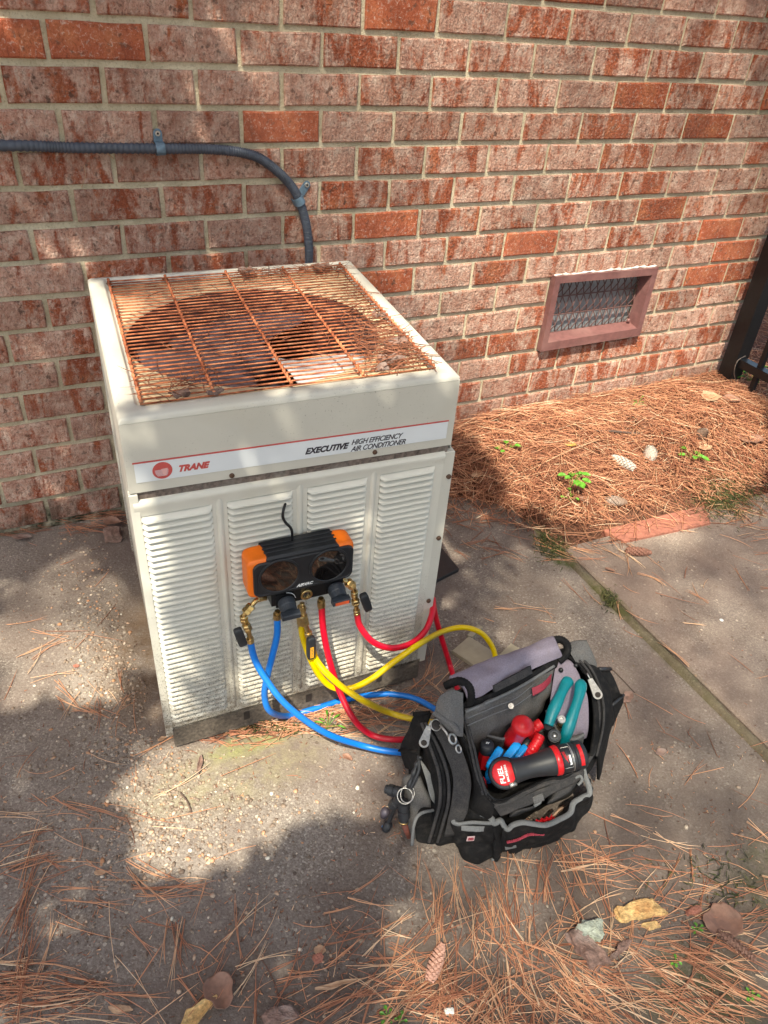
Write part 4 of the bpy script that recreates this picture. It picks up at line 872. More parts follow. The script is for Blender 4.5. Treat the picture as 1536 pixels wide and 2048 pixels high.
    sheet([T, Mx, B], 110, 30, .0065, 36).make('long_front_pocket', FBLK, r, smooth=True, solid=.004)
    g = G(); g.tube(crom(T, 120), .0058, 8, squash=.65); g.make('pocket_trim', FTRM, r, smooth=True)
    Cc = crom(T, 80); f1 = crom([q(x, y, z) for x, y, z in ((994, 1690, .03), (1000, 1660, .10))], 8); 
    sheet([[q(1006, 1653, .114), q(1000, 1700, .03), q(992, 1722, .004)], [q(1016, 1660, .108), q(1004, 1700, .035), q(998, 1714, .006)]], 16, 6, .001).make('pocket_fold', FBLK, r, smooth=True, solid=.006)
    g = G(); g.tube(crom([q(990, 1690, .035), q(986, 1700, .025), q(990, 1714, .008), (q(983, 1720, .006))], 16), .0035, 7, squash=.5); g.make('trim_end', FTRM, r, smooth=True)
    # stitched red line and grey reflective tab
    g = G(); g.tube([p + np.array([-.003, -.007, .0]) for p in crom([q(1012, 1677, .072), q(1026, 1674, .074), q(1038, 1670, .076), q(1055, 1662, .082), q(1072, 1661, .080), q(1086, 1661, .076)], 40)], [.0018 + .0014 * abs(math.sin(i * 1.3)) for i in range(40)], 6); g.make('embroidery', FRED, r)
    sheet([[q(1008, 1688, .045) + np.array([-.002, -.006, 0]), q(1030, 1683, .045) + np.array([-.002, -.006, 0])], [q(1009, 1693, .035) + np.array([-.002, -.006, 0]), q(1031, 1688, .035) + np.array([-.002, -.006, 0])]], 8, 5).make('grey_tab', FTRM, r, solid=.002)
    # inner front pouches (between trim and mouth)
    for c in ([(1016, 1640, .06), (1070, 1618, .06), (1078, 1606, .06), (1020, 1622, .06), (1018, 1636, .132), (1070, 1612, .135), (1076, 1604, .142), (1022, 1622, .140)],
              [(1090, 1618, .06), (1146, 1590, .06), (1160, 1566, .06), (1096, 1590, .06), (1092, 1610, .135), (1148, 1580, .14), (1160, 1556, .150), (1104, 1578, .148)]):
        puff([q(*p) for p in c], 12, 4, .004, 34).make('front_pouch', FDKG, r, smooth=True)
    g = G(); g.tube(crom([q(1060, 1606, .146), q(1074, 1598, .148), q(1080, 1604, .144), q(1068, 1612, .140)], 20), .0030, 7); g.make('pouch_trim', FTRM, r, smooth=True); g = G(); g.tube(crom([q(1150, 1556, .152), q(1160, 1552, .154), q(1164, 1560, .150), q(1156, 1570, .146)], 20), .0030, 7); g.make('pouch_trim', FTRM, r, smooth=True)
    # second band below mouth
    sheet([[q(987, 1612, .168), q(1075, 1580, .162), q(1166, 1540, .158)], [q(1000, 1632, .14), q(1078, 1600, .145), q(1165, 1556, .145)]], 40, 8, .002, 30).make('front_band', FDKG, r, smooth=True, solid=.005)
    sheet([[q(1064, 1594, .156), q(1084, 1586, .156)], [q(1068, 1608, .145), q(1088, 1600, .145)]], 8, 6).make('grey_tab', FGRY, r, smooth=True, solid=.004)
    # left front wall sheet between end pocket and mouth
    sheet([[q(930, 1480, .232), q(945, 1530, .215), q(960, 1575, .20), q(990, 1610, .17)], [q(934, 1490, .22), q(946, 1540, .20), q(952, 1600, .17), q(985, 1632, .145)], [q(938, 1500, .20), q(944, 1560, .17), q(938, 1610, .14), q(975, 1640, .125)]], 24, 14, .003, 26).make('corner_panel', FBLK, r, smooth=True, solid=.004)
    for k in (0, 7):
        g = G(); g.tube(crom([q(928 + k, 1440 + k, .25), q(942 + k, 1500, .228), q(952 + k, 1545, .212), q(966 + k, 1590, .19)], 40), .0026, 7); g.make('mouth_piping', FDKG, r, smooth=True)
build_bag()
# ------------------------------------------------------------------ tools in the bag
def cyl(parent, name, m, a, b, prof, n=22, smooth=True):
    g = G(); lathe_between(g, a, b, prof, n); return g.make(name, m, parent, smooth=smooth)
def driver():
    before = set(bpy.data.objects)
    r = thing('impact_driver', 'red and black cordless driver lying across the mouth of the tool bag', 'power tool', P(1010, 1545, .19))
    z0 = .205; h = P(1008, 1546, z0); e = P(1160, 1509, z0 + .02); ax = (e - h) / np.linalg.norm(e - h); v = CAM - h; v -= ax * np.dot(v, ax); v /= np.linalg.norm(v); s = np.cross(v, ax)
    # head: short fat drum facing the viewer
    hd = (CAM - h); hd /= np.linalg.norm(hd)
    cyl(r, 'head', TOOLK, h - hd * .05, h + hd * .004, [(0, .025), (.1, .031), (.85, .0345), (.95, .0335), (1, .030)], 30)
    d = cyl(r, 'head_cap', TOOLR, h + hd * .003, h + hd * .008, [(0, .0262), (.6, .0262), (1, .0245)], 30)
    up = np.cross(hd, ax); up /= np.linalg.norm(up)
    # lettering runs up the cap, turned a quarter
    xd = -np.cross(hd, ax); xd = xd / np.linalg.norm(xd); xd = xd if xd[2] > 0 else -xd
    xd = xd - .0 * ax; yd = np.cross(hd, xd)
    text('FUEL', .0150, axes(h + hd * .0082 - xd * .0215 + yd * .0015, xd, yd), WHITE, d, bold=.0004, sx=1.12, shear=.1); text('BRUSHLESS', .0062, axes(h + hd * .0082 - xd * .0195 - yd * .0075, xd, yd), WHITE, d, bold=.0002, sx=1.15)
    # neck / handle
    g = G(); pts = [h + ax * t for t in (.018, .04, .06, .085, .11, .125)]; g.tube(crom(pts, 30), [.0285 - .0055 * math.sin(min(1, i / 22) * math.pi) + .002 * (i / 29) for i in range(30)], 26); g.make('handle', TOOLK, r, smooth=True)
    # red side shells under the handle
    for sg in (1, -1):
        b0 = h + s * sg * .022 - v * .006; c = [b0 + ax * .024 - v * .012, b0 + ax * .085 - v * .012 - s * sg * .004, b0 + ax * .085 - v * .012 - s * sg * .012, b0 + ax * .024 - v * .012 - s * sg * .012, b0 + ax * .024 + v * .012 + s * sg * .004, b0 + ax * .07 + v * .004, b0 + ax * .07 + v * .004 - s * sg * .01, b0 + ax * .024 + v * .01 - s * sg * .01]
        puff(c, 8, 4).make('side_shell', TOOLR, r, smooth=True)
    cyl(r, 'collar', TOOLR, h + ax * .112, h + ax * .126, [(0, .0295), (.2, .032), (.85, .0325), (1, .031)], 30)
    bt = cyl(r, 'battery', TOOLK, h + ax * .125, h + ax * .186, [(0, .0305), (.40, .0305), (.42, .0295), (.47, .0295), (.49, .0305), (.55, .0305), (.57, .0290), (.62, .0290), (.64, .031), (.88, .031), (.96, .028), (1, .022)], 34)
    cyl(bt, 'battery_ring', ZINC, h + ax * .1505, h + ax * .1525, [(0, .0300), (1, .0300)], 34); cyl(bt, 'battery_ring', ZINC, h + ax * .1550, h + ax * .1585, [(0, .0297), (1, .0297)], 34)
    g = G(); V = []; 
    for t in (.1655, .1735):
        for k in range(9): an = -.8 + 1.5 * k / 8; V.append(h + ax * t + .0318 * (v * math.cos(an) + s * math.sin(an)) * 1.0)
    g.grid(V, 9, 2); g.make('battery_stripe', TOOLR, bt, solid=.002)
    # printed plate on the battery, following its curve
    def curved(x0, x1, a0, a1, rad, m, name, par):
        g = G(); V = []
        for t in (x0, x1):
            for k in range(7): an = a0 + (a1 - a0) * k / 6; V.append(h + ax * t + rad * (v * math.cos(an) + s * math.sin(an)))
        g.grid(V, 7, 2); return g.make(name, m, par)
    lp = curved(.1405, .1455, -.55, .15, .0309, WHITE, 'battery_label', bt)
    def lett(txt, size, t, an, m, b=0.0002, sx=1):
        c = h + ax * t + .0311 * (v * math.cos(an) + s * math.sin(an)); n_ = v * math.cos(an) + s * math.sin(an); td = (s * math.cos(an) - v * math.sin(an)); xx = -td if True else td
        return text(txt, size, axes(c, td if np.dot(np.cross(td, -ax), n_) < 0 else td, np.cross(n_, td)), m, lp, bold=b, sx=sx)
    lett('5.0', .0052, .1412, -.50, LBLK); lett('XC', .0052, .1412, -.10, LRED)
    g = G()
    for k in range(3):
        an = np.linspace(-.35 + k * .12, .45, 8); g.tube([h + ax * (.1375 - k * .0022 - .004 * (i / 7)) + .0310 * (v * math.cos(x) + s * math.sin(x)) for i, x in enumerate(an)], .0007, 4)
    g.make('battery_mark', TOOLR, bt)
    g = G(); loop = [(.1285, -.75), (.1475, -.75), (.1485, -.6), (.1485, .62), (.1475, .78), (.1285, .80)]; g.tube([h + ax * t + .0310 * (v * math.cos(x) + s * math.sin(x)) for (t, x) in sum([[(loop[i][0] + (loop[i + 1][0] - loop[i][0]) * k / 8, loop[i][1] + (loop[i + 1][1] - loop[i][1]) * k / 8) for k in range(8)] for i in range(5)], [])], .0006, 4); g.make('battery_outline', ZINC, bt)
    cyl(r, 'belt_clip_screw', ZINC, P(1022, 1576, .20), P(1037, 1571, .20), [(0, .0050), (1, .0050)], 12)
    K = .83; ro = np.array(r.location)
    for o in [o for o in bpy.data.objects if o not in before and o.type == 'MESH']:
        off = parent_loc(o.parent); c = h - off
        o.data.transform(Matrix.Translation(Vector(c)) @ Matrix.Scale(K, 4) @ Matrix.Translation(-Vector(c)))
driver()
def tools():
    q = P
    r = thing('pliers', 'pliers with two long teal grips at the right end of the tool bag', 'pliers', q(1130, 1470, .17))
    for pts in ([(1140, 1357, .272), (1131, 1370, .27), (1119, 1395, .262), (1105, 1425, .248), (1097, 1450, .235)], [(1162, 1360, .275), (1161, 1378, .272), (1154, 1405, .262), (1142, 1440, .245), (1132, 1470, .225), (1126, 1492, .20)]):
        g = G(); n = 34; g.tube(crom([q(*p) for p in pts], n), [.0105 * min(1, .45 + i * .16) * (1 + .10 * math.sin(i * .35)) for i in range(n)], 16, squash=.8); g.make('grip', TEAL, r, smooth=True)
    g = G(); g.tube([q(1096, 1452, .23), q(1108, 1500, .13)], .008, 8); g.tube([q(1126, 1490, .20), q(1110, 1510, .12)], .008, 8); g.make('jaw', TOOLK, r)
    r = thing('screwdriver', 'red ball handled driver in the middle of the tool bag', 'screwdriver', q(1030, 1470, .18))
    a, b = q(1047, 1450, .262), q(1018, 1488, .19); cyl(r, 'handle', TOOLR, a + (a - b) * .16, b, [(0, .003), (.03, .012), (.09, .0185), (.17, .0215), (.27, .0195), (.36, .0165), (.7, .0175), (1, .015)], 28)
    cyl(r, 'collar', TOOLK, q(1046, 1482, .21), q(1052, 1490, .20), [(0, .012), (1, .013)], 16)
    r = thing('cable_cutter', 'red ribbed grips between the ball handle and the black flashlight', 'cutter', q(1070, 1490, .18))
    for pts in ([(1083, 1446, .24), (1074, 1452, .235), (1066, 1462, .22), (1060, 1480, .19)], [(1080, 1470, .228), (1074, 1484, .222), (1064, 1500, .21), (1052, 1518, .19)]):
        n = 46; g = G(); g.tube(crom([q(*p) for p in pts], n), [(.0095 if i > 3 else .006 + i * .001) + .0011 * abs(math.sin(i * .62)) for i in range(n)], 14); g.make('grip', TOOLR, r, smooth=True)
    r = thing('wire_stripper', 'blue handled tool pair next to the red driver in the bag', 'stripper', q(1010, 1510, .18))
    for c in ([(992, 1528, .205), (1006, 1538, .205), (1046, 1488, .228), (1030, 1478, .228)], [(970, 1528, .20), (984, 1540, .20), (1010, 1498, .22), (996, 1488, .22)], [(1024, 1510, .205), (1038, 1518, .205), (1058, 1494, .216), (1048, 1484, .216)]):
        pts = [q(*p) for p in c]; dn = np.array([.002, .002, -.016]); c8 = [p + dn for p in pts] + pts
        puff(c8, 9, 5).make('grip', TOOLB, r, smooth=True)
    g = G(); g.tube([q(986, 1532, .19), q(975, 1560, .15)], .009, 10); g.make('grip_tail', TOOLB, r, smooth=True)
    r = thing('nut_driver', 'red and black nut driver by the left wall of the bag', 'nut driver', q(970, 1520, .16))
    a, b = q(975, 1487, .225), q(966, 1532, .16); hd = CAM - a; hd /= np.linalg.norm(hd)
    cyl(r, 'cap', TOOLK, a, a + (b - a) * .35, [(0, .010), (.1, .0125), (.9, .0128), (1, .011)], 18); cyl(r, 'handle', TOOLR, a + (b - a) * .33, b, [(0, .0115), (.2, .0125), (1, .011)], 6, False)
    g = G(); p = a + hd * .0005 - (b - a) * .02; g.tube([p + np.array([-.003, 0, 0]), p + np.array([.0, .002, .001]), p + np.array([0, -.002, 0]), p + np.array([.003, 0, .001])], .0009, 5); g.make('cap_mark', WHITE, r)
    r = thing('flashlight', 'small black flashlight standing in the bag beside the battery', 'flashlight', q(1108, 1490, .16))
    a = q(1109, 1472, .232); hd = CAM - a; hd /= np.linalg.norm(hd); b = q(1107, 1492, .14)
    cyl(r, 'barrel', TOOLK, b, a, [(0, .011), (.6, .011), (.62, .0135), (.8, .0135), (.82, .0115), (.9, .0115), (.92, .0125), (1, .012)], 22, False)
    cyl(r, 'end_ring', KNOB, a, a + (a - b) * .06, [(0, .0105), (.9, .0105), (1, .0085), (1, .006), (.2, .0055)], 22, False); cyl(r, 'end_button', ZINC, a, a + (a - b) * .045, [(0, .0036), (.8, .0036), (1, .002)], 12)
    r = thing('brass_valve_tool', 'short silver tipped brass cylinder beside the teal grips', 'tool', q(1124, 1452, .20))
    a = q(1123, 1440, .245); b = q(1119, 1458, .20); cyl(r, 'tube', BRASS, b, a, [(0, .0068), (1, .0068)], 16); cyl(r, 'cap', ZINC, a, a + (a - b) * .12, [(0, .0078), (.8, .0078), (1, .0068), (1, .0040), (.3, .0035)], 20, False)
    g = G(); lathe_between(g, q(962, 1556, .17), q(968, 1575, .14), [(0, .004), (.2, .0075), (1, .0075)], 12); tag(g.make('red_marker', TOOLR, smooth=True), 'end of a red marker low at the front left corner of the bag mouth', 'marker')
    g = G(); pts = [q(1096, 1655 - 8, .11), q(1112, 1640, .115), q(1126, 1622, .12)]; 
    r = thing('paper_scrap', 'crumpled cream scrap with red wire ends in the long front pocket', 'scrap', q(1105, 1635, .09))
    puff([q(*p) for p in ((1096, 1640, .09), (1112, 1634, .09), (1130, 1618, .10), (1120, 1614, .10), (1100, 1634, .115), (1112, 1632, .115), (1128, 1616, .125), (1122, 1613, .12))], 6, 4, .003, 60).make('paper', LEAFP, r)
    g = G()
    for k in range(7): x = 1068 + k * 5; g.tube([q(x, 1648 - k * 1.2, .10), q(x + 6, 1640 - k * 1.5 + (k % 2) * 5, .113), q(x + 10, 1643 - k, .108)], .0020, 6)
    g.make('wire_end', TOOLR, r)
tools()
def keys():
    q = P
    r = thing('adapter_key_ring', 'bunch of black hose adapters on a steel ring by the left side of the bag', 'key ring', q(810, 1590, .10))
    g = G(); g.tube(crom([q(841, 1512, .185), q(834, 1528, .175), q(826, 1550, .16), q(816, 1576, .135)], 30), [.0042 + .0012 * math.sin(i * .8) for i in range(30)], 8); g.tube(crom([q(838, 1520, .185), q(838, 1540, .172), q(830, 1560, .155), q(822, 1576, .14)], 20), .003, 8); g.make('strap_clip', TOOLK, r, smooth=True)
    g = G(); g.tube(ring_pts(q(810, 1592, .125), (.9, -.3, .2), (.1, .75, .6), .0145, 30), .0012, 6); g.make('ring', ZINC, r, smooth=True); g = G(); g.tube(ring_pts(q(815, 1588, .13), (.8, -.1, .5), (.1, .9, .3), .0150, 30), .0010, 6); g.make('ring', ZINC, r, smooth=True)
    def ad(a, b, rad, tip=None, nm='adapter'):
        a, b = q(*a), q(*b); o = cyl(r, nm, TOOLK, a, b, [(0, rad * .7), (.12, rad * .7), (.16, rad), (.42, rad), (.45, rad * .85), (.5, rad * .85), (.53, rad * 1.04), (.8, rad * 1.04), (.84, rad * .8), (1, rad * .8)], 18, False)
        if tip: cyl(o, 'tip', tip, b, b + (b - a) * .08, [(0, rad * .85), (1, rad * .8)], 16)
        return o
    ad((806, 1586, .12), (772, 1578, .11), .0105); ad((804, 1596, .11), (783, 1612, .08), .0105); ad((808, 1600, .11), (807, 1642, .07), .0112, BRASS)
    cyl(r, 'screw_tip', plain('rust_red', (.20, .06, .04), .6, var=.3), q(808, 1648, .06), q(818, 1674, .022), [(0, .006), (1, .005)], 10)
    cyl(r, 'ball_end', FANP, q(774, 1617, .04), q(766, 1634, .02), [(0, .003), (.2, .009), (.6, .0095), (1, .006)], 16)
    g = G(); g.tube(crom([q(792, 1612, .08), q(784, 1628, .05), q(777, 1645, .03)], 12), .0045, 9); g.make('thin_adapter', TOOLK, r, smooth=True)
    cyl(r, 'adapter_end', TOOLK, q(779, 1644, .03), q(769, 1662, .013), [(0, .006), (.2, .0085), (.8, .0085), (1, .006)], 14); cyl(r, 'blue_band', TOOLB, q(772.5, 1655, .018), q(771, 1658, .016), [(0, .0088), (1, .0088)], 14)
keys()
#@@P3
# ------------------------------------------------------------------ needles
def needles(name, rows, material=None, seg=4, width=.00062):
    """rows: x, y, z0, yaw, length, curve, tint, rise, follow"""
    A = np.array(rows, float); n = len(A); k = seg + 1
    t = np.linspace(0, 1, k)[None, :]
    x0, y0, z0, yaw, ln, cv, tint, rise, fol = [A[:, i:i + 1] for i in range(9)]
    ang = yaw + cv * (t - .5) * 2
    sx = np.cumsum(np.cos(ang), 1); sy = np.cumsum(np.sin(ang), 1)
    px = x0 + ln / k * (sx - sx[:, k // 2:k // 2 + 1]); py = y0 + ln / k * (sy - sy[:, k // 2:k // 2 + 1])
    pz = z0 + rise * (t - .5) * 2 + .006 * cv * np.sin(t * math.pi) * 0 + np.abs(rise) * .5
    if fol.max() > 0:
        mz = np.array([[mound(a, b) if f > 0 else 0 for a, b in zip(r1, r2)] for r1, r2, f in zip(px, py, fol[:, 0])]); pz = np.where(fol > 0, np.maximum(mz + z0 * .35, mz * .25 + .75 * (mz[:, k // 2:k // 2 + 1]) + z0 + rise * (t - .5) * 2), pz)
        pz = np.maximum(pz, mz + .001)
    pz = np.maximum(pz, .0008)
    nx, ny = -np.sin(ang), np.cos(ang)
    w = width * (1 - .75 * (np.abs(t - .35) / .65) ** 3) * np.ones_like(px) * (.8 + .5 * RN.rand(n, 1))
    V = np.empty((n, k, 3, 3))
    for j, (s, h) in enumerate(((1, 0), (-1, 0), (0, 1.3))):
        V[:, :, j, 0] = px + nx * w * s; V[:, :, j, 1] = py + ny * w * s; V[:, :, j, 2] = pz + w * h
    V = V.reshape(-1, 3)
    base = (np.arange(n) * k * 3)[:, None, None, None] + (np.arange(seg) * 3)[None, :, None, None]
    q = np.array([[0, 1, 4, 3], [1, 2, 5, 4], [2, 0, 3, 5]])[None, None]
    Q = (base + q).reshape(-1, 4)
    me = bpy.data.meshes.new(name); me.vertices.add(len(V)); me.vertices.foreach_set('co', V.ravel()); me.loops.add(Q.size); me.loops.foreach_set('vertex_index', Q.ravel().astype(np.int32))
    me.polygons.add(len(Q)); me.polygons.foreach_set('loop_start', (np.arange(len(Q)) * 4).astype(np.int32)); me.polygons.foreach_set('loop_total', np.full(len(Q), 4, np.int32)); me.update(calc_edges=True)
    at = me.attributes.new('tint', 'FLOAT', 'POINT'); at.data.foreach_set('value', np.repeat(tint[:, 0], k * 3).astype(np.float32))
    me.materials.append(material or NEED); o = bpy.data.objects.new(name, me); COL.objects.link(o); return o
def straw():
    rows = []; rs = random.Random(3)
    while len(rows) < 24000:
        x = rs.uniform(.60, 3.6) if rs.random() < .85 else rs.uniform(.60, 6); 
        y = rs.uniform(-.80, .0) if x < 2.42 else rs.uniform(-.8, 1.6)
        m = mound(x, y)
        e = m > .004
        if not e:
            d = mound(x, y + .14)
            if d < .006 or rs.random() < .80: continue
        sw = 2.2 * mno.noise(Vector((x * 2.3, y * 2.3, 4))) + rs.gauss(0, .75)
        yaw = sw + (.4 if rs.random() < .7 else 1.6)
        ln = rs.uniform(.07, .17)
        if y > -.06 and x < 2.42: yaw = rs.gauss(0, .3) ; y = min(y, -.02)
        h = rs.random() ** 1.3
        r0 = rs.random(); tint = .2 + .65 * r0 if h > .45 else .05 + .4 * r0
        if rs.random() < .04: tint = 1
        rows.append((x, y, .002 + .018 * h, yaw, ln, rs.gauss(0, .28), tint, rs.gauss(0, .006), 1))
    # keep inside the wall plane
    rows = [r for r in rows if not (r[0] < 2.42 and r[1] + abs(math.sin(r[3])) * r[4] * .5 > -.004)]
    tag(needles('pine_straw', rows, width=.0008), kind='stuff', label='thick bed of orange brown pine needles heaped against the wall')
straw()
def loose():
    rs = random.Random(9); rows = []
    def cl(px, py, sx, sy, n, ang, sp, l0=.07, l1=.17, t0=.3, t1=.95, z=0, cv=.22):
        # ang: direction in the ground plane (radians), scattered clump around a ground point
        for _ in range(int(n * .95)):
            q = P(px + rs.gauss(0, sx), py + rs.gauss(0, sy), 0)
            if .30 < q[0] < .76 and -1.37 < q[1] < -1.1: continue
            yw = rs.gauss(ang, sp); ln = rs.uniform(l0, l1)
            tn = rs.uniform(t0, t1)
            for f in range(rs.choice((1, 1, 2, 3))):
                rows.append((q[0] + rs.gauss(0, .001), q[1] + rs.gauss(0, .001), .0015 + z + rs.random() * .004, yw + rs.gauss(0, .05), ln * rs.uniform(.9, 1), rs.gauss(0, cv), min(1, tn + rs.uniform(-.08, .08)), rs.gauss(0, .003), 0))
    ah = .45   # image-horizontal in ground plane is about -25 degrees ... angles below are relative to world x
    H = -.445; Vv = H + math.pi / 2
    cl(60, 1720, 60, 25, 16, H + .35, .15); cl(60, 1850, 22, 90, 22, Vv + .1, .10, .12, .22); cl(160, 1790, 90, 50, 16, H - .5, .25); cl(120, 2000, 110, 25, 42, H + .05, .18, .12, .2); cl(60, 1960, 60, 20, 26, H, .2)
    cl(330, 1780, 60, 10, 9, H + .12, .06, .12, .18); cl(260, 1640, 80, 12, 5, H - .3, .1); cl(110, 1625, 60, 14, 6, H - .2, .15); cl(330, 1930, 70, 60, 14, H - 1.2, .4); cl(520, 1890, 80, 60, 18, Vv - .3, .5)
    cl(720, 1970, 130, 50, 55, H + .35, .35); cl(800, 1900, 80, 60, 28, H + .5, .4); cl(960, 1900, 110, 60, 60, Vv - .2, .55); cl(1000, 1790, 70, 45, 42, Vv + .12, .22); cl(1080, 1760, 70, 45, 34, Vv, .35)
    cl(880, 1780, 25, 50, 14, Vv - .1, .12); cl(960, 1720, 90, 30, 14, Vv, .4); cl(1160, 1740, 90, 30, 26, H + .0, .25); cl(1240, 1690, 80, 40, 12, H - .3, .2); cl(1330, 1790, 90, 50, 20, H + .9, .8)
    cl(1430, 1850, 90, 40, 45, H + .1, .3); cl(1120, 2000, 120, 50, 85, H - .75, .35); cl(1280, 1980, 120, 50, 90, H - .15, .4); cl(1440, 1980, 90, 60, 80, H - .5, .3); cl(960, 2010, 90, 30, 60, Vv - .4, .4); cl(860, 2000, 70, 40, 40, H + .2, .4)
    cl(1400, 1740, 90, 25, 8, H, .4); cl(1120, 1880, 90, 40, 24, H + .25, .5); cl(1480, 1680, 40, 30, 5, H, .5)
    # beside and under the unit
    cl(500, 1455, 70, 14, 80, H + .2, .35, .06, .15, .1, .8, .004); cl(640, 1430, 80, 16, 95, H + .1, .4, .07, .15, .3, .95, .004); cl(760, 1400, 70, 20, 45, H + .2, .5); cl(600, 1465, 120, 10, 26, H + .15, .2); cl(850, 1380, 60, 25, 16, H + .3, .5)
    cl(840, 1330, 20, 18, 8, Vv, .3); cl(420, 1480, 40, 8, 18, H + .1, .3, .05, .1, 0, .6); cl(90, 1300, 60, 25, 10, H + .5, .6); cl(180, 1410, 50, 30, 14, H - .7, .6); cl(250, 1400, 20, 30, 6, Vv, .5); cl(120, 1030, 90, 10, 90, H + .12, .2, .05, .14, 0, .6, .004); cl(200, 1055, 40, 10, 40, H, .4, .05, .12, 0, .6, .006)
    cl(30, 1060, 40, 8, 30, H, .3, .05, .1, 0, .5); cl(330, 1540, 120, 60, 6, H + .5, .9)
    # slab on the right
    cl(1180, 1110, 60, 22, 26, H - .5, .4, .08, .16); cl(1050, 1085, 60, 20, 22, H + .1, .7, .06, .13, .1, .8); cl(960, 1060, 40, 25, 30, H, .9, .06, .13, 0, .6); cl(1250, 1200, 90, 40, 9, H - .6, .3); cl(1400, 1100, 80, 40, 12, H + .2, .9); cl(1480, 1160, 3, 20, 2, Vv, .05)
    cl(1350, 1300, 120, 60, 5, Vv, .5); cl(1330, 1440, 60, 50, 5, Vv - .1, .3); cl(1250, 1550, 150, 60, 5, H + .3, .8); cl(1060, 1220, 30, 4, 3, H - .05, .05); cl(1500, 1060, 40, 20, 12, H + .1, .5); cl(1240, 1390, 20, 30, 2, H + .9, .1)
    for _ in range(130):
        q = P(rs.uniform(-60, 1600), rs.uniform(1060, 2060), 0)
        if mound(q[0], q[1]) > .003 or (q[1] > -.9 and -.1 < q[0] < .56) or (.30 < q[0] < .76 and -1.37 < q[1] < -1.1): continue
        rows.append((q[0], q[1], .0015, rs.uniform(0, 3.1), rs.uniform(.03, .13), rs.gauss(0, .3), rs.uniform(.1, .8), rs.gauss(0, .002), 0))
    rows2 = [r for r in rows if not (-.10 < r[0] < .56 and r[1] > -.88) or r[1] > -.3 or r[0] < -.06]
    tag(needles('scattered_pine_needles', rows2, width=.00068), kind='stuff', label='loose pine needles scattered over the concrete')
    # tiny chaff: short flakes and crumbs over the dirty parts of the slab
    ch = []
    for _ in range(5200):
        px = rs.uniform(-80, 1620); py = rs.uniform(1480, 2080) if rs.random() < .7 else rs.uniform(1060, 2080)
        q = P(px, py, 0)
        if mound(q[0], q[1]) > .003: continue
        dens = max(0, mno.noise(Vector((q[0] * 5, q[1] * 5, 2))) + .25 + (.35 if py > 1780 else 0) + (.35 if (q[0] < -.05 and q[1] > -1) else 0))
        if rs.random() > dens: continue
        ch.append((q[0], q[1], .0012, rs.uniform(0, 3.14), rs.uniform(.004, .018), 0, rs.random() ** 1.4, rs.gauss(0, .001), 0))
    tag(needles('plant_crumbs', ch, seg=1, width=.0012), kind='stuff', label='fine brown crumbs of bark and leaf on the dirty concrete')
    # on the grille and inside
    gr = []
    for _ in range(620):
        a = UW * rs.random(); d = UD * rs.random()
        k = rs.random()
        if k < .55: a = rs.gauss(.50, .035); d = rs.gauss(.12, .06) if k < .35 else rs.uniform(.05, .6)
        elif k < .75: a = rs.uniform(.30, .55); d = rs.gauss(.60, .02)
        elif k < .85: a = rs.gauss(.10, .05); d = rs.gauss(.09, .03)
        if not (.04 < a < UW - .03 and .05 < d < UD - .03): continue
        q = U(a, d, .795); gr.append((q[0], q[1], .7935 + rs.random() * .004, rs.uniform(0, 3.14), rs.uniform(.02, .10), rs.gauss(0, .4), rs.uniform(0, .35), rs.gauss(0, .003), 0))
    tag(needles('needles_on_grille', gr, width=.0007), kind='stuff', label='dark dry needles caught on the rusty top grille')
loose()
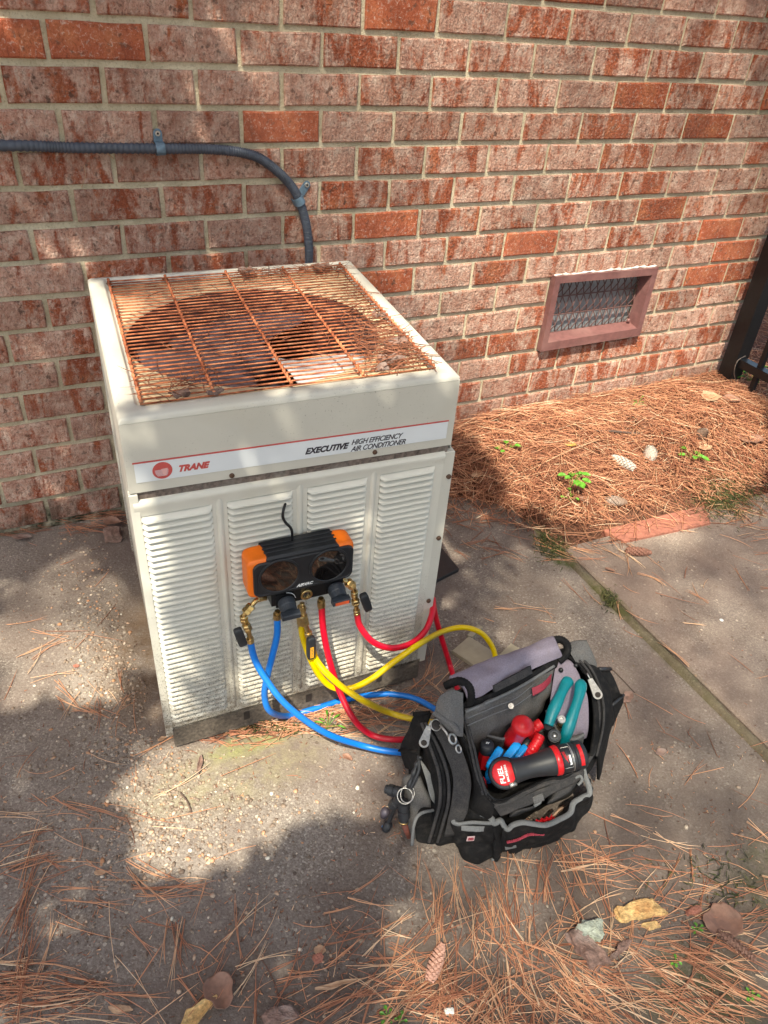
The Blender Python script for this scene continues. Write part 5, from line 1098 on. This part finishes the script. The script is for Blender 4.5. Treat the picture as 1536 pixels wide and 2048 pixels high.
# ------------------------------------------------------------------ small stones
def pebbles():
    rs = random.Random(21); base = []
    import itertools
    pr = (1 + 5 ** .5) / 2; iv = [(-1, pr, 0), (1, pr, 0), (-1, -pr, 0), (1, -pr, 0), (0, -1, pr), (0, 1, pr), (0, -1, -pr), (0, 1, -pr), (pr, 0, -1), (pr, 0, 1), (-pr, 0, -1), (-pr, 0, 1)]
    ifc = [(0, 11, 5), (0, 5, 1), (0, 1, 7), (0, 7, 10), (0, 10, 11), (1, 5, 9), (5, 11, 4), (11, 10, 2), (10, 7, 6), (7, 1, 8), (3, 9, 4), (3, 4, 2), (3, 2, 6), (3, 6, 8), (3, 8, 9), (4, 9, 5), (2, 4, 11), (6, 2, 10), (8, 6, 7), (9, 8, 1)]
    iv = np.array(iv) / math.hypot(1, pr); V = []; Fc = []; T = []
    def put(q, s, tint):
        a = rs.uniform(0, 3.14); c_, s_ = math.cos(a), math.sin(a); sc = np.array([s * rs.uniform(.8, 1.3), s * rs.uniform(.6, 1), s * rs.uniform(.4, .6)])
        W_ = iv * (1 + .12 * RN.randn(12, 1)) * sc; W_ = np.c_[W_[:, 0] * c_ - W_[:, 1] * s_, W_[:, 0] * s_ + W_[:, 1] * c_, W_[:, 2]] + [q[0], q[1], s * .18]
        n = len(V); V.extend(W_.tolist()); Fc.extend([tuple(i + n for i in f) for f in ifc]); T.extend([tint] * 12)
    reg = [(190, 1240, 45, 60, 330), (215, 1350, 40, 60, 480), (240, 1430, 40, 60, 260), (170, 1150, 40, 60, 160), (300, 1560, 55, 60, 420), (360, 1660, 80, 50, 430), (280, 1700, 90, 60, 260), (450, 1620, 90, 60, 260), (700, 1600, 250, 120, 120), (150, 1560, 120, 90, 160), (560, 1900, 400, 90, 160), (1300, 1500, 200, 200, 60)]
    for (cx, cy, sx, sy, n) in reg:
        for _ in range(n):
            q = P(rs.gauss(cx, sx), rs.gauss(cy, sy), 0)
            if (-.07 < q[0] < .56 and q[1] > -.9) or mound(q[0], q[1]) > .003 or (.30 < q[0] < .76 and -1.37 < q[1] < -1.1): continue
            put(q, rs.choice((.0018, .0024, .003, .0036, .0048)) * rs.uniform(.7, 1.2), min(1, rs.random() ** 1.2))
    for (px, py, s, t) in ((425, 1722, .0075, .85), (376, 1718, .005, .85), (250, 1265, .006, .6), (148, 1720, .005, 1), (205, 1722, .006, .9), (255, 1575, .005, 1), (330, 1530, .004, 1), (600, 1900, .005, 1)): put(P(px, py, 0), s, t)
    me = bpy.data.meshes.new('pebbles'); me.from_pydata(V, [], Fc); me.polygons.foreach_set('use_smooth', [True] * len(Fc))
    at = me.attributes.new('tint', 'FLOAT', 'POINT'); at.data.foreach_set('value', np.array(T, np.float32)); me.materials.append(PEBM); o = bpy.data.objects.new('pebbles', me); COL.objects.link(o); tag(o, kind='stuff', label='small loose pebbles on the worn concrete')
pebbles()
# ------------------------------------------------------------------ pine cones
def cone(label, p, d, ln, rad, m=None, open_=1.0):
    p = np.array(p, float); d = np.array(d, float); d /= np.linalg.norm(d); u = np.cross(d, (0, 0, 1)); u /= np.linalg.norm(u); w = np.cross(d, u)
    r = thing('pine_cone', label, 'pine cone', p, 'pine cones on the straw')
    g = G(); lathe_between(g, p - d * ln / 2, p + d * ln / 2, [(0, .25 * rad), (.15, .6 * rad), (.4, .7 * rad), (.75, .45 * rad), (1, .1 * rad)], 10); g.make('core', m or CONEM, r, smooth=True)
    g = G(); n = 90
    for i in range(n):
        t = i / n; an = i * 2.39996; prof = rad * (math.sin(min(1, t * 1.25 + .12) * math.pi) ** .6 if t < .75 else math.sin(1.06 * math.pi) and (1 - t) * 2.2 + .25)
        prof = rad * max(.25, math.sin(math.pi * min(.98, .18 + .78 * t)) ** .7)
        o = math.cos(an) * u + math.sin(an) * w; s = -math.sin(an) * u + math.cos(an) * w; c = p + d * ln * (t - .5); sz = rad * .36
        tip = c + o * prof * open_ + d * ln * .03; a = c + o * prof * .35
        g.add([a - s * sz * .3, a + s * sz * .3, tip + s * sz, tip - s * sz, tip + o * sz * .25 + d * sz * .6, tip - d * sz * .8 - o * sz * .1], [(0, 1, 2, 3), (3, 2, 4), (2, 1, 5), (0, 3, 5), (3, 4, 5), (4, 2, 5)])
    o = g.make('scales', m or CONEM, r); tag(o, kind='stuff')
def onstraw(x, y, h=.012):
    z = .06
    for _ in range(8): q = P(x, y, z); z = mound(q[0], q[1]) + h
    return P(x, y, z)
CONEL = plain('bleached_cone', (.46, .40, .35), .85, 0, var=.35, scale=200, bmp=.5)
cone('bleached grey pine cone lying lengthwise in the sunny straw', onstraw(1247, 925, .018), (-.35, .9, .1), .085, .017, CONEL)
cone('short open bleached cone standing right of the long grey cone', onstraw(1300, 906, .02), (.1, .4, .9), .045, .024, CONEL)
cone('dark and white flecked pine cone at the front of the straw', onstraw(1230, 1003, .016), (.9, -.5, .05), .07, .018)
cone('small dark pine cone near the fence end of the straw', onstraw(1403, 868, .016), (.3, -.3, .6), .045, .02)
cone('reddish chewed pine cone on the slab just before the brick edging', P(1276, 1103, .012), (.9, -.45, 0), .075, .014, plain('red_cone', (.26, .12, .085), .85, var=.4, scale=160))
cone('pinkish stripped cone lying in the needles below the bag', P(872, 1925, .012), (.75, .65, 0), .062, .012, plain('pale_cone', (.55, .30, .22), .85, var=.3, scale=160))
cone('brown stripped cone by the lower right edge', P(1472, 1890, .010), (.35, -.93, 0), .07, .010, plain('brown_cone', (.22, .12, .09), .85, var=.4, scale=160))
# ------------------------------------------------------------------ seedlings
def seedling(label, p, n, s, rs, blade=False):
    r = thing('seedling', label, 'plant', p, 'green seedlings in the straw'); p = np.array(p)
    g = G(); tips = []
    for k in range(n):
        an = k * 2.4 + rs.random(); h = s * rs.uniform(.3, 1.0); rr = s * rs.uniform(.3, .8); t = p + np.array([rr * math.cos(an), rr * math.sin(an), h]); g.tube(crom([p - np.array([0, 0, .005]), p + (t - p) * .5 + np.array([0, 0, h * .2]), t], 6), .0007, 4); tips.append((t, an))
    g.make('stem', GREENS, r)
    for (t, an) in tips:
        d = np.array([math.cos(an), math.sin(an), .1]); w = np.array([-math.sin(an), math.cos(an), 0]); L_ = s * rs.uniform(.45, .7); wd = L_ * (.42 if not blade else .12)
        rows = [[t + d * L_ * v + w * wd * x * math.sin(math.pi * min(1, .08 + v * .95)) ** .7 + np.array([0, 0, .15 * L_ * abs(x) - .25 * L_ * v * v]) for x in (-1, -.4, 0, .4, 1)] for v in (0, .25, .5, .75, 1)]
        sheet(rows, 7, 7).make('leaf', GREENS, r, smooth=True)
GREENS = plain('fresh_green', (.10, .27, .025), .45, 0, var=.35, scale=90, bmp=.2); rs_ = random.Random(4)
seedling('round leaved green seedling nearest the unit in the straw', onstraw(1012, 905, .004), 5, .035, rs_)
seedling('tall green seedling in the middle of the shaded straw', onstraw(1142, 975, .006), 9, .05, rs_)
seedling('bright yellow green seedling right of the bleached cones', onstraw(1382, 922, .004), 7, .04, rs_)
seedling('tiny green sprout close to the brick wall', onstraw(1275, 812, .004), 6, .03, rs_, True)
seedling('low green sprout below the tall seedling', onstraw(1140, 1000, .004), 4, .028, rs_)
seedling('leafy weed growing behind the black fence post', onstraw(1497, 762, .01), 10, .06, rs_, True)
for i, (x, y) in enumerate(((775, 2035), (800, 2044), (1392, 1862), (1350, 1925), (1502, 1995))):
    seedling(('clover sprout at the bottom edge left of the others', 'clover sprout at the bottom edge under the pink cone', 'small clover above the lower right needles', 'small clover amid the lower right needles', 'clover sprout in the bottom right corner')[i], P(x, y, .001), 5, .011, rs_)
seedling('thin green grass sprig in the needles at the foot of the unit', P(655, 1455, .004), 7, .03, rs_, True)
# moss tufts
def moss():
    rs = random.Random(8); rows = []
    for (cx, cy, sx, sy, n, z) in ((1455, 985, 34, 22, 1500, 1), (1105, 1098, 16, 14, 320, 0), (1085, 1078, 9, 8, 150, 0), (1215, 1205, 10, 10, 120, 0), (540, 1462, 60, 7, 260, 0), (1400, 1740, 70, 22, 60, 0), (1465, 1790, 40, 20, 50, 0)):
        for _ in range(n):
            q = P(rs.gauss(cx, sx), rs.gauss(cy, sy), .03 if z else 0)
            if .0 < q[0] < .56 and q[1] > -.89: continue
            rows.append((q[0], q[1], (.012 if z else .001) + rs.random() * .01, rs.uniform(0, 6.2), rs.uniform(.008, .03), rs.gauss(0, .3), rs.random(), rs.uniform(-.006, .006), 1 if z else 0))
    tag(needles('moss', rows, MOSS, seg=2, width=.0009), kind='stuff', label='dark green moss tufts along the slab joint and straw edge')
moss()
# ------------------------------------------------------------------ bits and pieces
def chunk(name, label, cat, m, pts, h, wr=.004, grp=None, z=0.0, n=12):
    """soft-cornered lump: 4 ground pixels and a height"""
    b = [P(x, y, z) for x, y in pts]; t = [p + np.array([0, 0, h]) + (sum(b) / 4 - p) * .12 for p in b]
    g = puff(b + t, n + 8, 10, wr * .9, 55); ax_ = b[2] - b[0]; ax_ = ax_ / np.linalg.norm(ax_); V = []
    for p in g.v:
        p = np.array(p); u_ = p @ ax_; q_ = np.cross(p, ax_); k = np.array(mno.noise_vector(Vector((u_ * 40, q_[0] * 260, q_[1] * 260)))); k2 = np.array(mno.noise_vector(Vector(p * 420)))
        p = p + k * wr * .55 + k2 * wr * .18; V.append((p[0], p[1], max(-.002, p[2])))
    g.v = V
    return tag(g.make(name, m), label, cat, grp)
chunk('wood_chunk', 'bright yellow split piece of rotten wood right of the bag', 'wood', WOOD, [(1222, 1822), (1238, 1846), (1338, 1832), (1300, 1800)], .016, .006)
chunk('wood_chunk', 'small orange splinter just under the yellow wood piece', 'wood', WOOD, [(1280, 1850), (1295, 1862), (1325, 1858), (1310, 1846)], .008, .004)
chunk('bark_piece', 'purple brown bark strip below the lichen covered piece', 'bark', BARK, [(1125, 1870), (1180, 1946), (1222, 1930), (1158, 1862)], .020, .006)
chunk('lichen_piece', 'grey green lichen covered bark lump above the brown strip', 'bark', LICHEN, [(1145, 1872), (1195, 1890), (1205, 1850), (1160, 1850)], .024, .009)
chunk('bark_piece', 'small curled bark bits right of the brown strip', 'bark', BARK, [(1220, 1912), (1232, 1920), (1262, 1886), (1250, 1880)], .014, .008)
chunk('bark_piece', 'reddish flaky bark crumb left of the brown leaf', 'bark', REDB, [(1366, 1826), (1372, 1838), (1402, 1828), (1395, 1814)], .010, .006)
chunk('bark_piece', 'brown bark at the bottom edge left of centre', 'bark', BARK, [(520, 2036), (540, 2060), (600, 2040), (585, 2012)], .016, .006)
chunk('wood_chunk', 'tan chip of wood in the bottom left corner', 'wood', LEAFP, [(215, 2015), (225, 2027), (268, 2022), (262, 2010)], .007, .003)
chunk('stone', 'small rust coloured stone by the bottom centre needles', 'stone', REDB, [(622, 1918), (630, 1932), (650, 1926), (640, 1910)], .014, .005)
chunk('bark_piece', 'dark round lump at the wall foot left of the unit', 'debris', BARK, [(207, 1070), (212, 1088), (246, 1085), (242, 1066)], .03, .006)
chunk('stone', 'white pebble at the bottom below the pink cone', 'stone', PUTTY, [(888, 2020), (892, 2034), (908, 2030), (904, 2016)], .008, .003)
def leaf(label, px, ang, ln, wd, m, curl=.25, z=.004, lobes=0, grp=None):
    c = P(px[0], px[1], z) if z < .05 else onstraw(px[0], px[1], .014); d = np.array([math.cos(ang), math.sin(ang), 0]); w = np.array([-d[1], d[0], 0]); rows = []
    for j in range(9):
        v = j / 8; e = math.sin(math.pi * min(.97, .06 + v * .92)) ** .75 * (1 + (.35 * abs(math.sin(v * 9 + ln * 90)) if lobes else 0) + .5 * mno.noise(Vector((v * 4 + px[0], px[1] * .1, 0))))
        rows.append([c + d * ln * (v - .5) + w * wd * .5 * e * x + np.array([0, 0, curl * .5 * wd * (x * x) * e + .12 * ln * (v - .5) ** 2 * 2 + .02 * ln * math.sin(v * 7 + x * 3)]) for x in (-1, -.5, 0, .5, 1)])
    return tag(sheet(rows, 13, 22, .0012, 70).make('dead_leaf', m, smooth=True, solid=.0008), label, 'leaf', grp or 'dead leaves on the ground')
H_ = -.445
leaf('broad purple brown leaf at the lower right', (1445, 1843), H_ + .3, .075, .055, LEAF, .15, .008, 1)
leaf('brown folded leaf at the bottom left of centre', (440, 1985), H_ - 1.0, .055, .05, LEAF, .4, .006)
leaf('long yellow curled leaf at the bottom edge', (395, 2030), H_ + .8, .075, .022, WOOD, .8, .004)
leaf('small orange curved husk left of the pink cone', (672, 1970), H_ + .25, .07, .009, LEAFP, .6, .004)
leaf('tiny rust leaf on the slab right of the bag', (1322, 1505), H_ + .4, .028, .02, BARK, .3, .003)
leaf('brown leaf fragment beside the bag mesh pocket', (1255, 1395), H_ + .9, .045, .022, BARK, .2, .004)
leaf('small brown leaf on the slab in front of the unit', (695, 1515), H_ - .5, .025, .014, LEAF, .4, .004)
leaf('tan leaf in the straw near the fence', (1408, 895), H_ + .2, .06, .045, LEAFP, .3, .13, 1)
leaf('pale oak leaf against the wall end of the straw', (1420, 795), H_ + .9, .09, .055, LEAFP, .3, .14, 1)
leaf('brown leaf in the upper straw by the picket', (1462, 800), H_ - .1, .07, .05, LEAF, .3, .14, 1)
leaf('yellow green fading leaf on the middle of the straw', (1140, 890), H_ + .1, .045, .025, plain('yellow_leaf', (.50, .36, .08), .6, var=.3), .3, .10)
leaf('dark leaf at the right frame edge of the straw', (1500, 880), H_ + .1, .10, .06, LEAF, .3, .11, 1)
leaf('orange brown leaf on the shaded straw by the unit', (955, 950), H_ + .6, .05, .03, LEAFP, .3, .08)
leaf('brown curled leaf under the tall seedling', (1165, 1000), H_ - .8, .05, .022, LEAF, .5, .07)
leaf('small brown leaf at the front edge of the straw', (1220, 1140), H_ - .5, .03, .012, LEAF, .5, .004)
leaf('red brown flake on the concrete left of the unit', (152, 1332), H_, .014, .011, REDB, .1, .002)
leaf('faded flake near the bottom left pebbles', (200, 1745), H_, .02, .012, LEAFP, .1, .002)
leaf('brown leaf at the foot of the wall by the unit', (225, 1045), H_ + .1, .05, .03, LEAF, .4, .02, 1)
leaf('thin leaf strip at the foot of the wall far left', (45, 1075), H_ + .2, .05, .02, BARK, .4, .01)
leaf('rust leaf flake below the small stones at left', (640, 1900), H_, .02, .016, LEAFP, .1, .002)
leaf('short dark leaf scrap at the unit foot', (400, 1530), H_ + 1.6, .045, .010, BARK, .9, .004)
leaf('little pale husk lying at the front left foot of the unit', (325, 1478), H_ + .6, .02, .009, LEAFP, .6, .003)
g = G(); g.tube(crom([onstraw(1150, 862, .01), onstraw(1215, 862, .014), onstraw(1262, 866, .016), onstraw(1300, 872, .012)], 24), [.0022 + .0045 * (i / 23) for i in range(24)], 8); tag(g.make('twig', TWIG, smooth=True), 'dark twig lying across the sunny straw', 'twig')
g = G(); g.tube(crom([P(360, 1584, .002), P(374, 1602, .004), P(383, 1624, .003)], 14), [.0012 + .0008 * math.sin(i) ** 2 for i in range(14)], 7); tag(g.make('twig', TWIG, smooth=True), 'short black twig on the sunny patch of concrete', 'twig')
g = G(); g.tube(crom([P(1222, 1335, .006), P(1248, 1362, .004), P(1270, 1386, .003)], 14), .0010, 6); tag(g.make('twig', TWIG, smooth=True), 'thin wire like twig sticking out behind the bag', 'twig')
g = G(); g.tube(crom([onstraw(1060, 940, .014), onstraw(1130, 905, .02), onstraw(1200, 878, .02)], 20), .0018, 6); tag(g.make('twig', LEAFP, smooth=True), 'pale thin twig slanting over the straw', 'twig')
def slabpiece(name, label, cat, pts, z0, z1, m, lid=None):
    top = [P(x, y, z1) for x, y in pts]; V = [(p[0], p[1], z0) for p in top] + [(p[0], p[1], z1 - .0015) for p in top] + [tuple(p + (sum(top) / 4 - p) * .015) for p in top]
    g = G(); g.add(V, [(3, 2, 1, 0), (8, 9, 10, 11)] + [(r_ + i, r_ + (i + 1) % 4, r_ + 4 + (i + 1) % 4, r_ + 4 + i) for r_ in (0, 4) for i in range(4)])
    return tag(g.make(name, m), label, cat)
slabpiece('edging_brick', 'flat terracotta edging piece half buried at the front of the straw', 'brick', [(1250, 1082), (1422, 1045), (1408, 1010), (1205, 1060)], -.02, .009, REDB)
slabpiece('terracotta_strip', 'long terracotta strip along the wall foot in the straw', 'brick', [(1150, 838), (1350, 788), (1345, 778), (1148, 826)], .05, .108, REDB)
slabpiece('splash_block', 'small black slotted plastic corner sticking out right of the unit', 'tray', [(865, 1164), (918, 1137), (884, 1096), (868, 1105)], .0, .012, TOOLK)
slabpiece('tan_plate', 'flat tan plastic plate lying behind the bag under the yellow hose', 'plate', [(904, 1301), (960, 1338), (1003, 1313), (938, 1272)], .002, .012, TAN)
slabpiece('tan_plate', 'corner of a tan plate showing behind the purple bag lid', 'plate', [(990, 1318), (1010, 1340), (1060, 1310), (1022, 1286)], .002, .012, TAN)
slabpiece('tan_plate', 'little grey clip standing at the far corner of the tan plate', 'plate', [(934, 1270), (944, 1274), (966, 1254), (956, 1248)], .0, .012, TAN)
g = G(); q0 = P(1443, 1240, .001); lathe_between(g, q0, q0 + np.array([0, 0, .002]), [(0, .006), (.5, .005), (1, .002)], 7); tag(g.make('white_speck', WHITE), 'small white dropping on the right slab', 'speck')
# leaf clumps stuck on the grille corners
for i, (a, d, s) in enumerate(((.485, .10, .05), (.515, .16, .045), (.45, .06, .03), (.53, .30, .03), (.10, .060, .03), (.155, .052, .025), (.33, .615, .04), (.50, .61, .045))):
    c = U(a, d, .7925); tag(puff([c + np.array([sx * s * .5, sy * s * .35, sz]) for sz in (-.003, .005) for sx, sy in ((-1, -1), (1, -1), (1, 1), (-1, 1))], 8, 3, .008, 90).make('leaf_clump', BARK), ('matted brown leaf clump on the front right of the grille', 'dark leaf clump near the right edge of the grille', 'small leaf scrap at the front edge of the grille', 'curled leaf scrap on the right rib of the grille', 'leaf scrap at the front left of the grille', 'second dark scrap at the front left of the grille', 'needle mat at the back of the grille', 'needle mat in the back right corner of the grille')[i], 'debris', 'leaf litter on the grille')
# ------------------------------------------------------------------ unseen pine tree, its crown laid out to cast set patches of light
def tree():
    e1 = np.cross(SUN, (0, 0, 1)); e1 /= np.linalg.norm(e1); e2 = np.cross(SUN, e1)
    def uv(p): p = np.asarray(p); return np.array([p @ e1, p @ e2])
    D = [] # (uv, radius, coverage)
    def spot(p, r, c): D.append((*uv(p), r, c))
    W_ = lambda x, y: PW(x, y, 0)
    # half-open foliage
    for p, r, c in ((W_(800, 300), .28, .72), (W_(1000, 420), .28, .45), (W_(1200, 480), .3, .35), (W_(1000, 640), .25, .25), (W_(1230, 740), .25, .15), (W_(1400, 620), .3, .3), (W_(1350, 350), .25, .6), (W_(1150, 250), .25, .7), (W_(700, 450), .2, .85),
                    (P(1350, 1250), .28, .62), (P(1480, 1350), .25, .62), (P(1150, 1200), .2, .7), (P(1250, 1000, .05), .25, .6), (P(1500, 1050), .2, .7), (P(100, 1200), .14, .8), (U(.1, .3, .8), .2, .65), (U(.45, .45, .8), .2, .55), (U(-.03, .2, .4), .14, .5),
                    (P(1000, 1780), .14, .72), (P(900, 1880), .12, .72), (P(1350, 1850), .14, .8), (P(1300, 1650), .2, .74), (P(1230, 1380), .2, .72), (P(1430, 1500), .35, .62), (P(1480, 1750), .25, .74), (P(1150, 1800), .2, .8), (P(760, 1560), .09, .8)): spot(p, r, c)
    # open gaps: areas the sun reaches, sampled densely
    def inside(x, y, poly):
        c = False
        for i in range(len(poly)):
            (x1, y1), (x2, y2) = poly[i], poly[i - 1]
            if (y1 > y) != (y2 > y) and x < (x2 - x1) * (y - y1) / (y2 - y1) + x1: c = not c
        return c
    def gap(poly, f, step, r):
        xs = [p[0] for p in poly]; ys = [p[1] for p in poly]
        for x in np.arange(min(xs), max(xs) + step, step):
            for y in np.arange(min(ys), max(ys) + step, step):
                if inside(x, y, poly): spot(f(x, y), r, .0)
    gap([(318, 1524), (520, 1500), (660, 1480), (740, 1510), (620, 1590), (500, 1650), (420, 1705), (318, 1705)], lambda x, y: P(x, y, 0), 22, .036)
    gap([(-60, 1280), (120, 1265), (215, 1300), (210, 1385), (-60, 1385)], lambda x, y: P(x, y, 0), 22, .034)
    gap([(960, 885), (1130, 825), (1350, 785), (1480, 815), (1545, 900), (1460, 985), (1330, 1040), (1200, 1010), (1080, 985)], lambda x, y: P(x, y, .08), 26, .05)
    gap([(600, 1425), (700, 1405), (700, 1445), (610, 1460)], lambda x, y: P(x, y, 0), 20, .022)
    gap([(.30, .06), (.56, .04), (.56, .40), (.44, .26)], lambda x, y: U(x, y, .79), .04, .04)
    gap([(.0, .05), (.03, .05), (.03, .6), (.0, .6)], lambda x, y: U(x, y, .79), .03, .025)
    gap([(.0, .25), (.01, .25), (.01, .66), (.0, .66)], lambda x, y: F(x, 0, y), .008, .014)
    gap([(1000, 690), (1060, 720), (1330, 700), (1370, 740), (1000, 830)], lambda x, y: W_(x, y), 26, .04)
    for p, r in ((W_(1300, 600), .06), (W_(1400, 660), .06), (W_(960, 560), .06), (W_(1040, 600), .05), (U(.36, 0, .13), .028), (U(.2, 0, .12), .025), (U(.47, 0, .12), .022)): spot(p, r, .0)
    D = np.array(D); rs = np.random.RandomState(5)
    pts = [uv(p) for p in (W_(-50, -20), W_(1600, -20), P(-60, 2100), P(1600, 2100), P(1700, 1000), W_(0, 1000), P(2300, 700, 0))]; pts = np.array(pts); lo = pts.min(0) - .5; hi = pts.max(0) + .5
    area = np.prod(hi - lo); leafA = .17 * .045 * .62; full = -math.log(1 - .985); n = int(area * full / leafA)
    q = lo + rs.rand(n, 2) * (hi - lo)
    cov = np.full(n, .985)
    for (u, v, r, c) in D:
        if c > 0:
            d = np.hypot(q[:, 0] - u, q[:, 1] - v); k = np.clip(1.5 - d / r, 0, 1); cov = cov * (1 - k) + np.minimum(cov, c) * k
    pacc = -np.log(1 - cov) / full
    for (u, v, r, c) in D:
        if c == 0:
            d = np.hypot(q[:, 0] - u, q[:, 1] - v); pacc = pacc * (d > r + .02)
    keep = (rs.rand(n) < pacc) & (cov > .9); q = q[keep]; m = len(q); dist = 3.0 + rs.rand(m) * .8; 
    C0 = q[:, :1] * e1 + q[:, 1:] * e2 - dist[:, None] * SUN
    a = rs.rand(m) * 2 * math.pi; ex = np.cos(a)[:, None] * e1 + np.sin(a)[:, None] * e2 + .25 * rs.randn(m, 3); ex /= np.linalg.norm(ex, axis=1)[:, None]; ey = np.cross(SUN, ex); ey /= np.linalg.norm(ey, axis=1)[:, None]
    small = (rs.rand(m) * .5 + .75)[:, None]
    # leaves near a gap are drawn small so that the gap keeps its edge
    near = np.full(m, 9.)
    for (u, v, r, c) in D:
        if c == 0: near = np.minimum(near, np.hypot(q[:, 0] - u, q[:, 1] - v) - r)
    sc = np.clip(near / .10, .30, 1)[:, None] * small
    V = np.stack([C0 - ex * .085 * sc, C0 + ey * .022 * sc, C0 + ex * .085 * sc, C0 - ey * .022 * sc], 1).reshape(-1, 3)
    ext = np.repeat(np.arange(m), 1)
    V2 = []; F2 = [(4 * i, 4 * i + 1, 4 * i + 2, 4 * i + 3) for i in range(m)]
    gs = .055; gx, gy = np.meshgrid(np.arange(lo[0], hi[0], gs), np.arange(lo[1], hi[1], gs)); qh = np.c_[gx.ravel(), gy.ravel()]; qh = qh + (rs.rand(*qh.shape) - .5) * gs * .8
    ch = np.full(len(qh), .985)
    for (u, v, r, c) in D:
        if c > 0:
            d = np.hypot(qh[:, 0] - u, qh[:, 1] - v); k = np.clip(1.5 - d / r, 0, 1); ch = ch * (1 - k) + np.minimum(ch, c) * k
    okh = ch < .93
    for (u, v, r, c) in D:
        if c == 0: okh &= np.hypot(qh[:, 0] - u, qh[:, 1] - v) > r + .03
    qh = qh[okh]; ch = ch[okh]; dh = 10 + 3 * rs.rand(len(qh)); c0 = qh[:, :1] * e1 + qh[:, 1:] * e2 - dh[:, None] * SUN; an = rs.rand(len(qh)) * 6.28
    x_ = np.cos(an)[:, None] * e1 + np.sin(an)[:, None] * e2; y_ = np.cross(SUN, x_); w_ = np.sqrt(ch * gs * gs * 1.12 / 2 / 2.2)[:, None]
    XH = [np.stack([c0 - x_ * w_ * 2.2, c0 + y_ * w_, c0 + x_ * w_ * 2.2, c0 - y_ * w_], 1).reshape(-1, 3)]
    # extra leaves for the shrunk ones
    idx = np.where(sc[:, 0] < .8)[0]; reps = 5; X = []
    for k in range(reps):
        j = idx; off = rs.randn(len(j), 2) * .03; nq = q[j] + off
        ok = np.ones(len(j), bool)
        for (u, v, r, c) in D:
            if c == 0: ok &= np.hypot(nq[:, 0] - u, nq[:, 1] - v) > r + .012
        j = j[ok]; nq = nq[ok]; c0 = nq[:, :1] * e1 + nq[:, 1:] * e2 - dist[j][:, None] * SUN; an = rs.rand(len(j)) * 6.28
        x_ = np.cos(an)[:, None] * e1 + np.sin(an)[:, None] * e2; y_ = np.cross(SUN, x_); s_ = sc[j]
        X.append(np.stack([c0 - x_ * .07 * s_, c0 + y_ * .024 * s_, c0 + x_ * .07 * s_, c0 - y_ * .024 * s_], 1).reshape(-1, 3))
    V = np.vstack([V] + X + XH); F2 = np.arange(len(V)).reshape(-1, 4)
    cen = C0.mean(0)
    base = np.array([-3.2, -4.2, -.05]); r = thing('unseen_pine_tree', 'unseen pine tree behind the camera, its crown shaped to cast the dappled shade', 'tree', base)
    me = bpy.data.meshes.new('shade_crown'); me.vertices.add(len(V)); me.vertices.foreach_set('co', (V - base).ravel()); me.loops.add(F2.size); me.loops.foreach_set('vertex_index', F2.ravel().astype(np.int32)); me.polygons.add(len(F2)); me.polygons.foreach_set('loop_start', (np.arange(len(F2)) * 4).astype(np.int32)); me.polygons.foreach_set('loop_total', np.full(len(F2), 4, np.int32)); me.update(calc_edges=True); me.materials.append(CANOPY)
    o = bpy.data.objects.new('shade_crown', me); link(o, r); tag(o, kind='stuff')
    g = G(); g.tube(crom([base, base + np.array([.1, .05, 2.2]), base + np.array([.15, .2, 4.6]), base + np.array([.1, .3, 7])], 14), [.16 - .009 * i for i in range(14)], 12); g.make('trunk', TRUNKM, r, smooth=True)
    print('canopy', len(F2), lo, hi)
tree()
#@@END
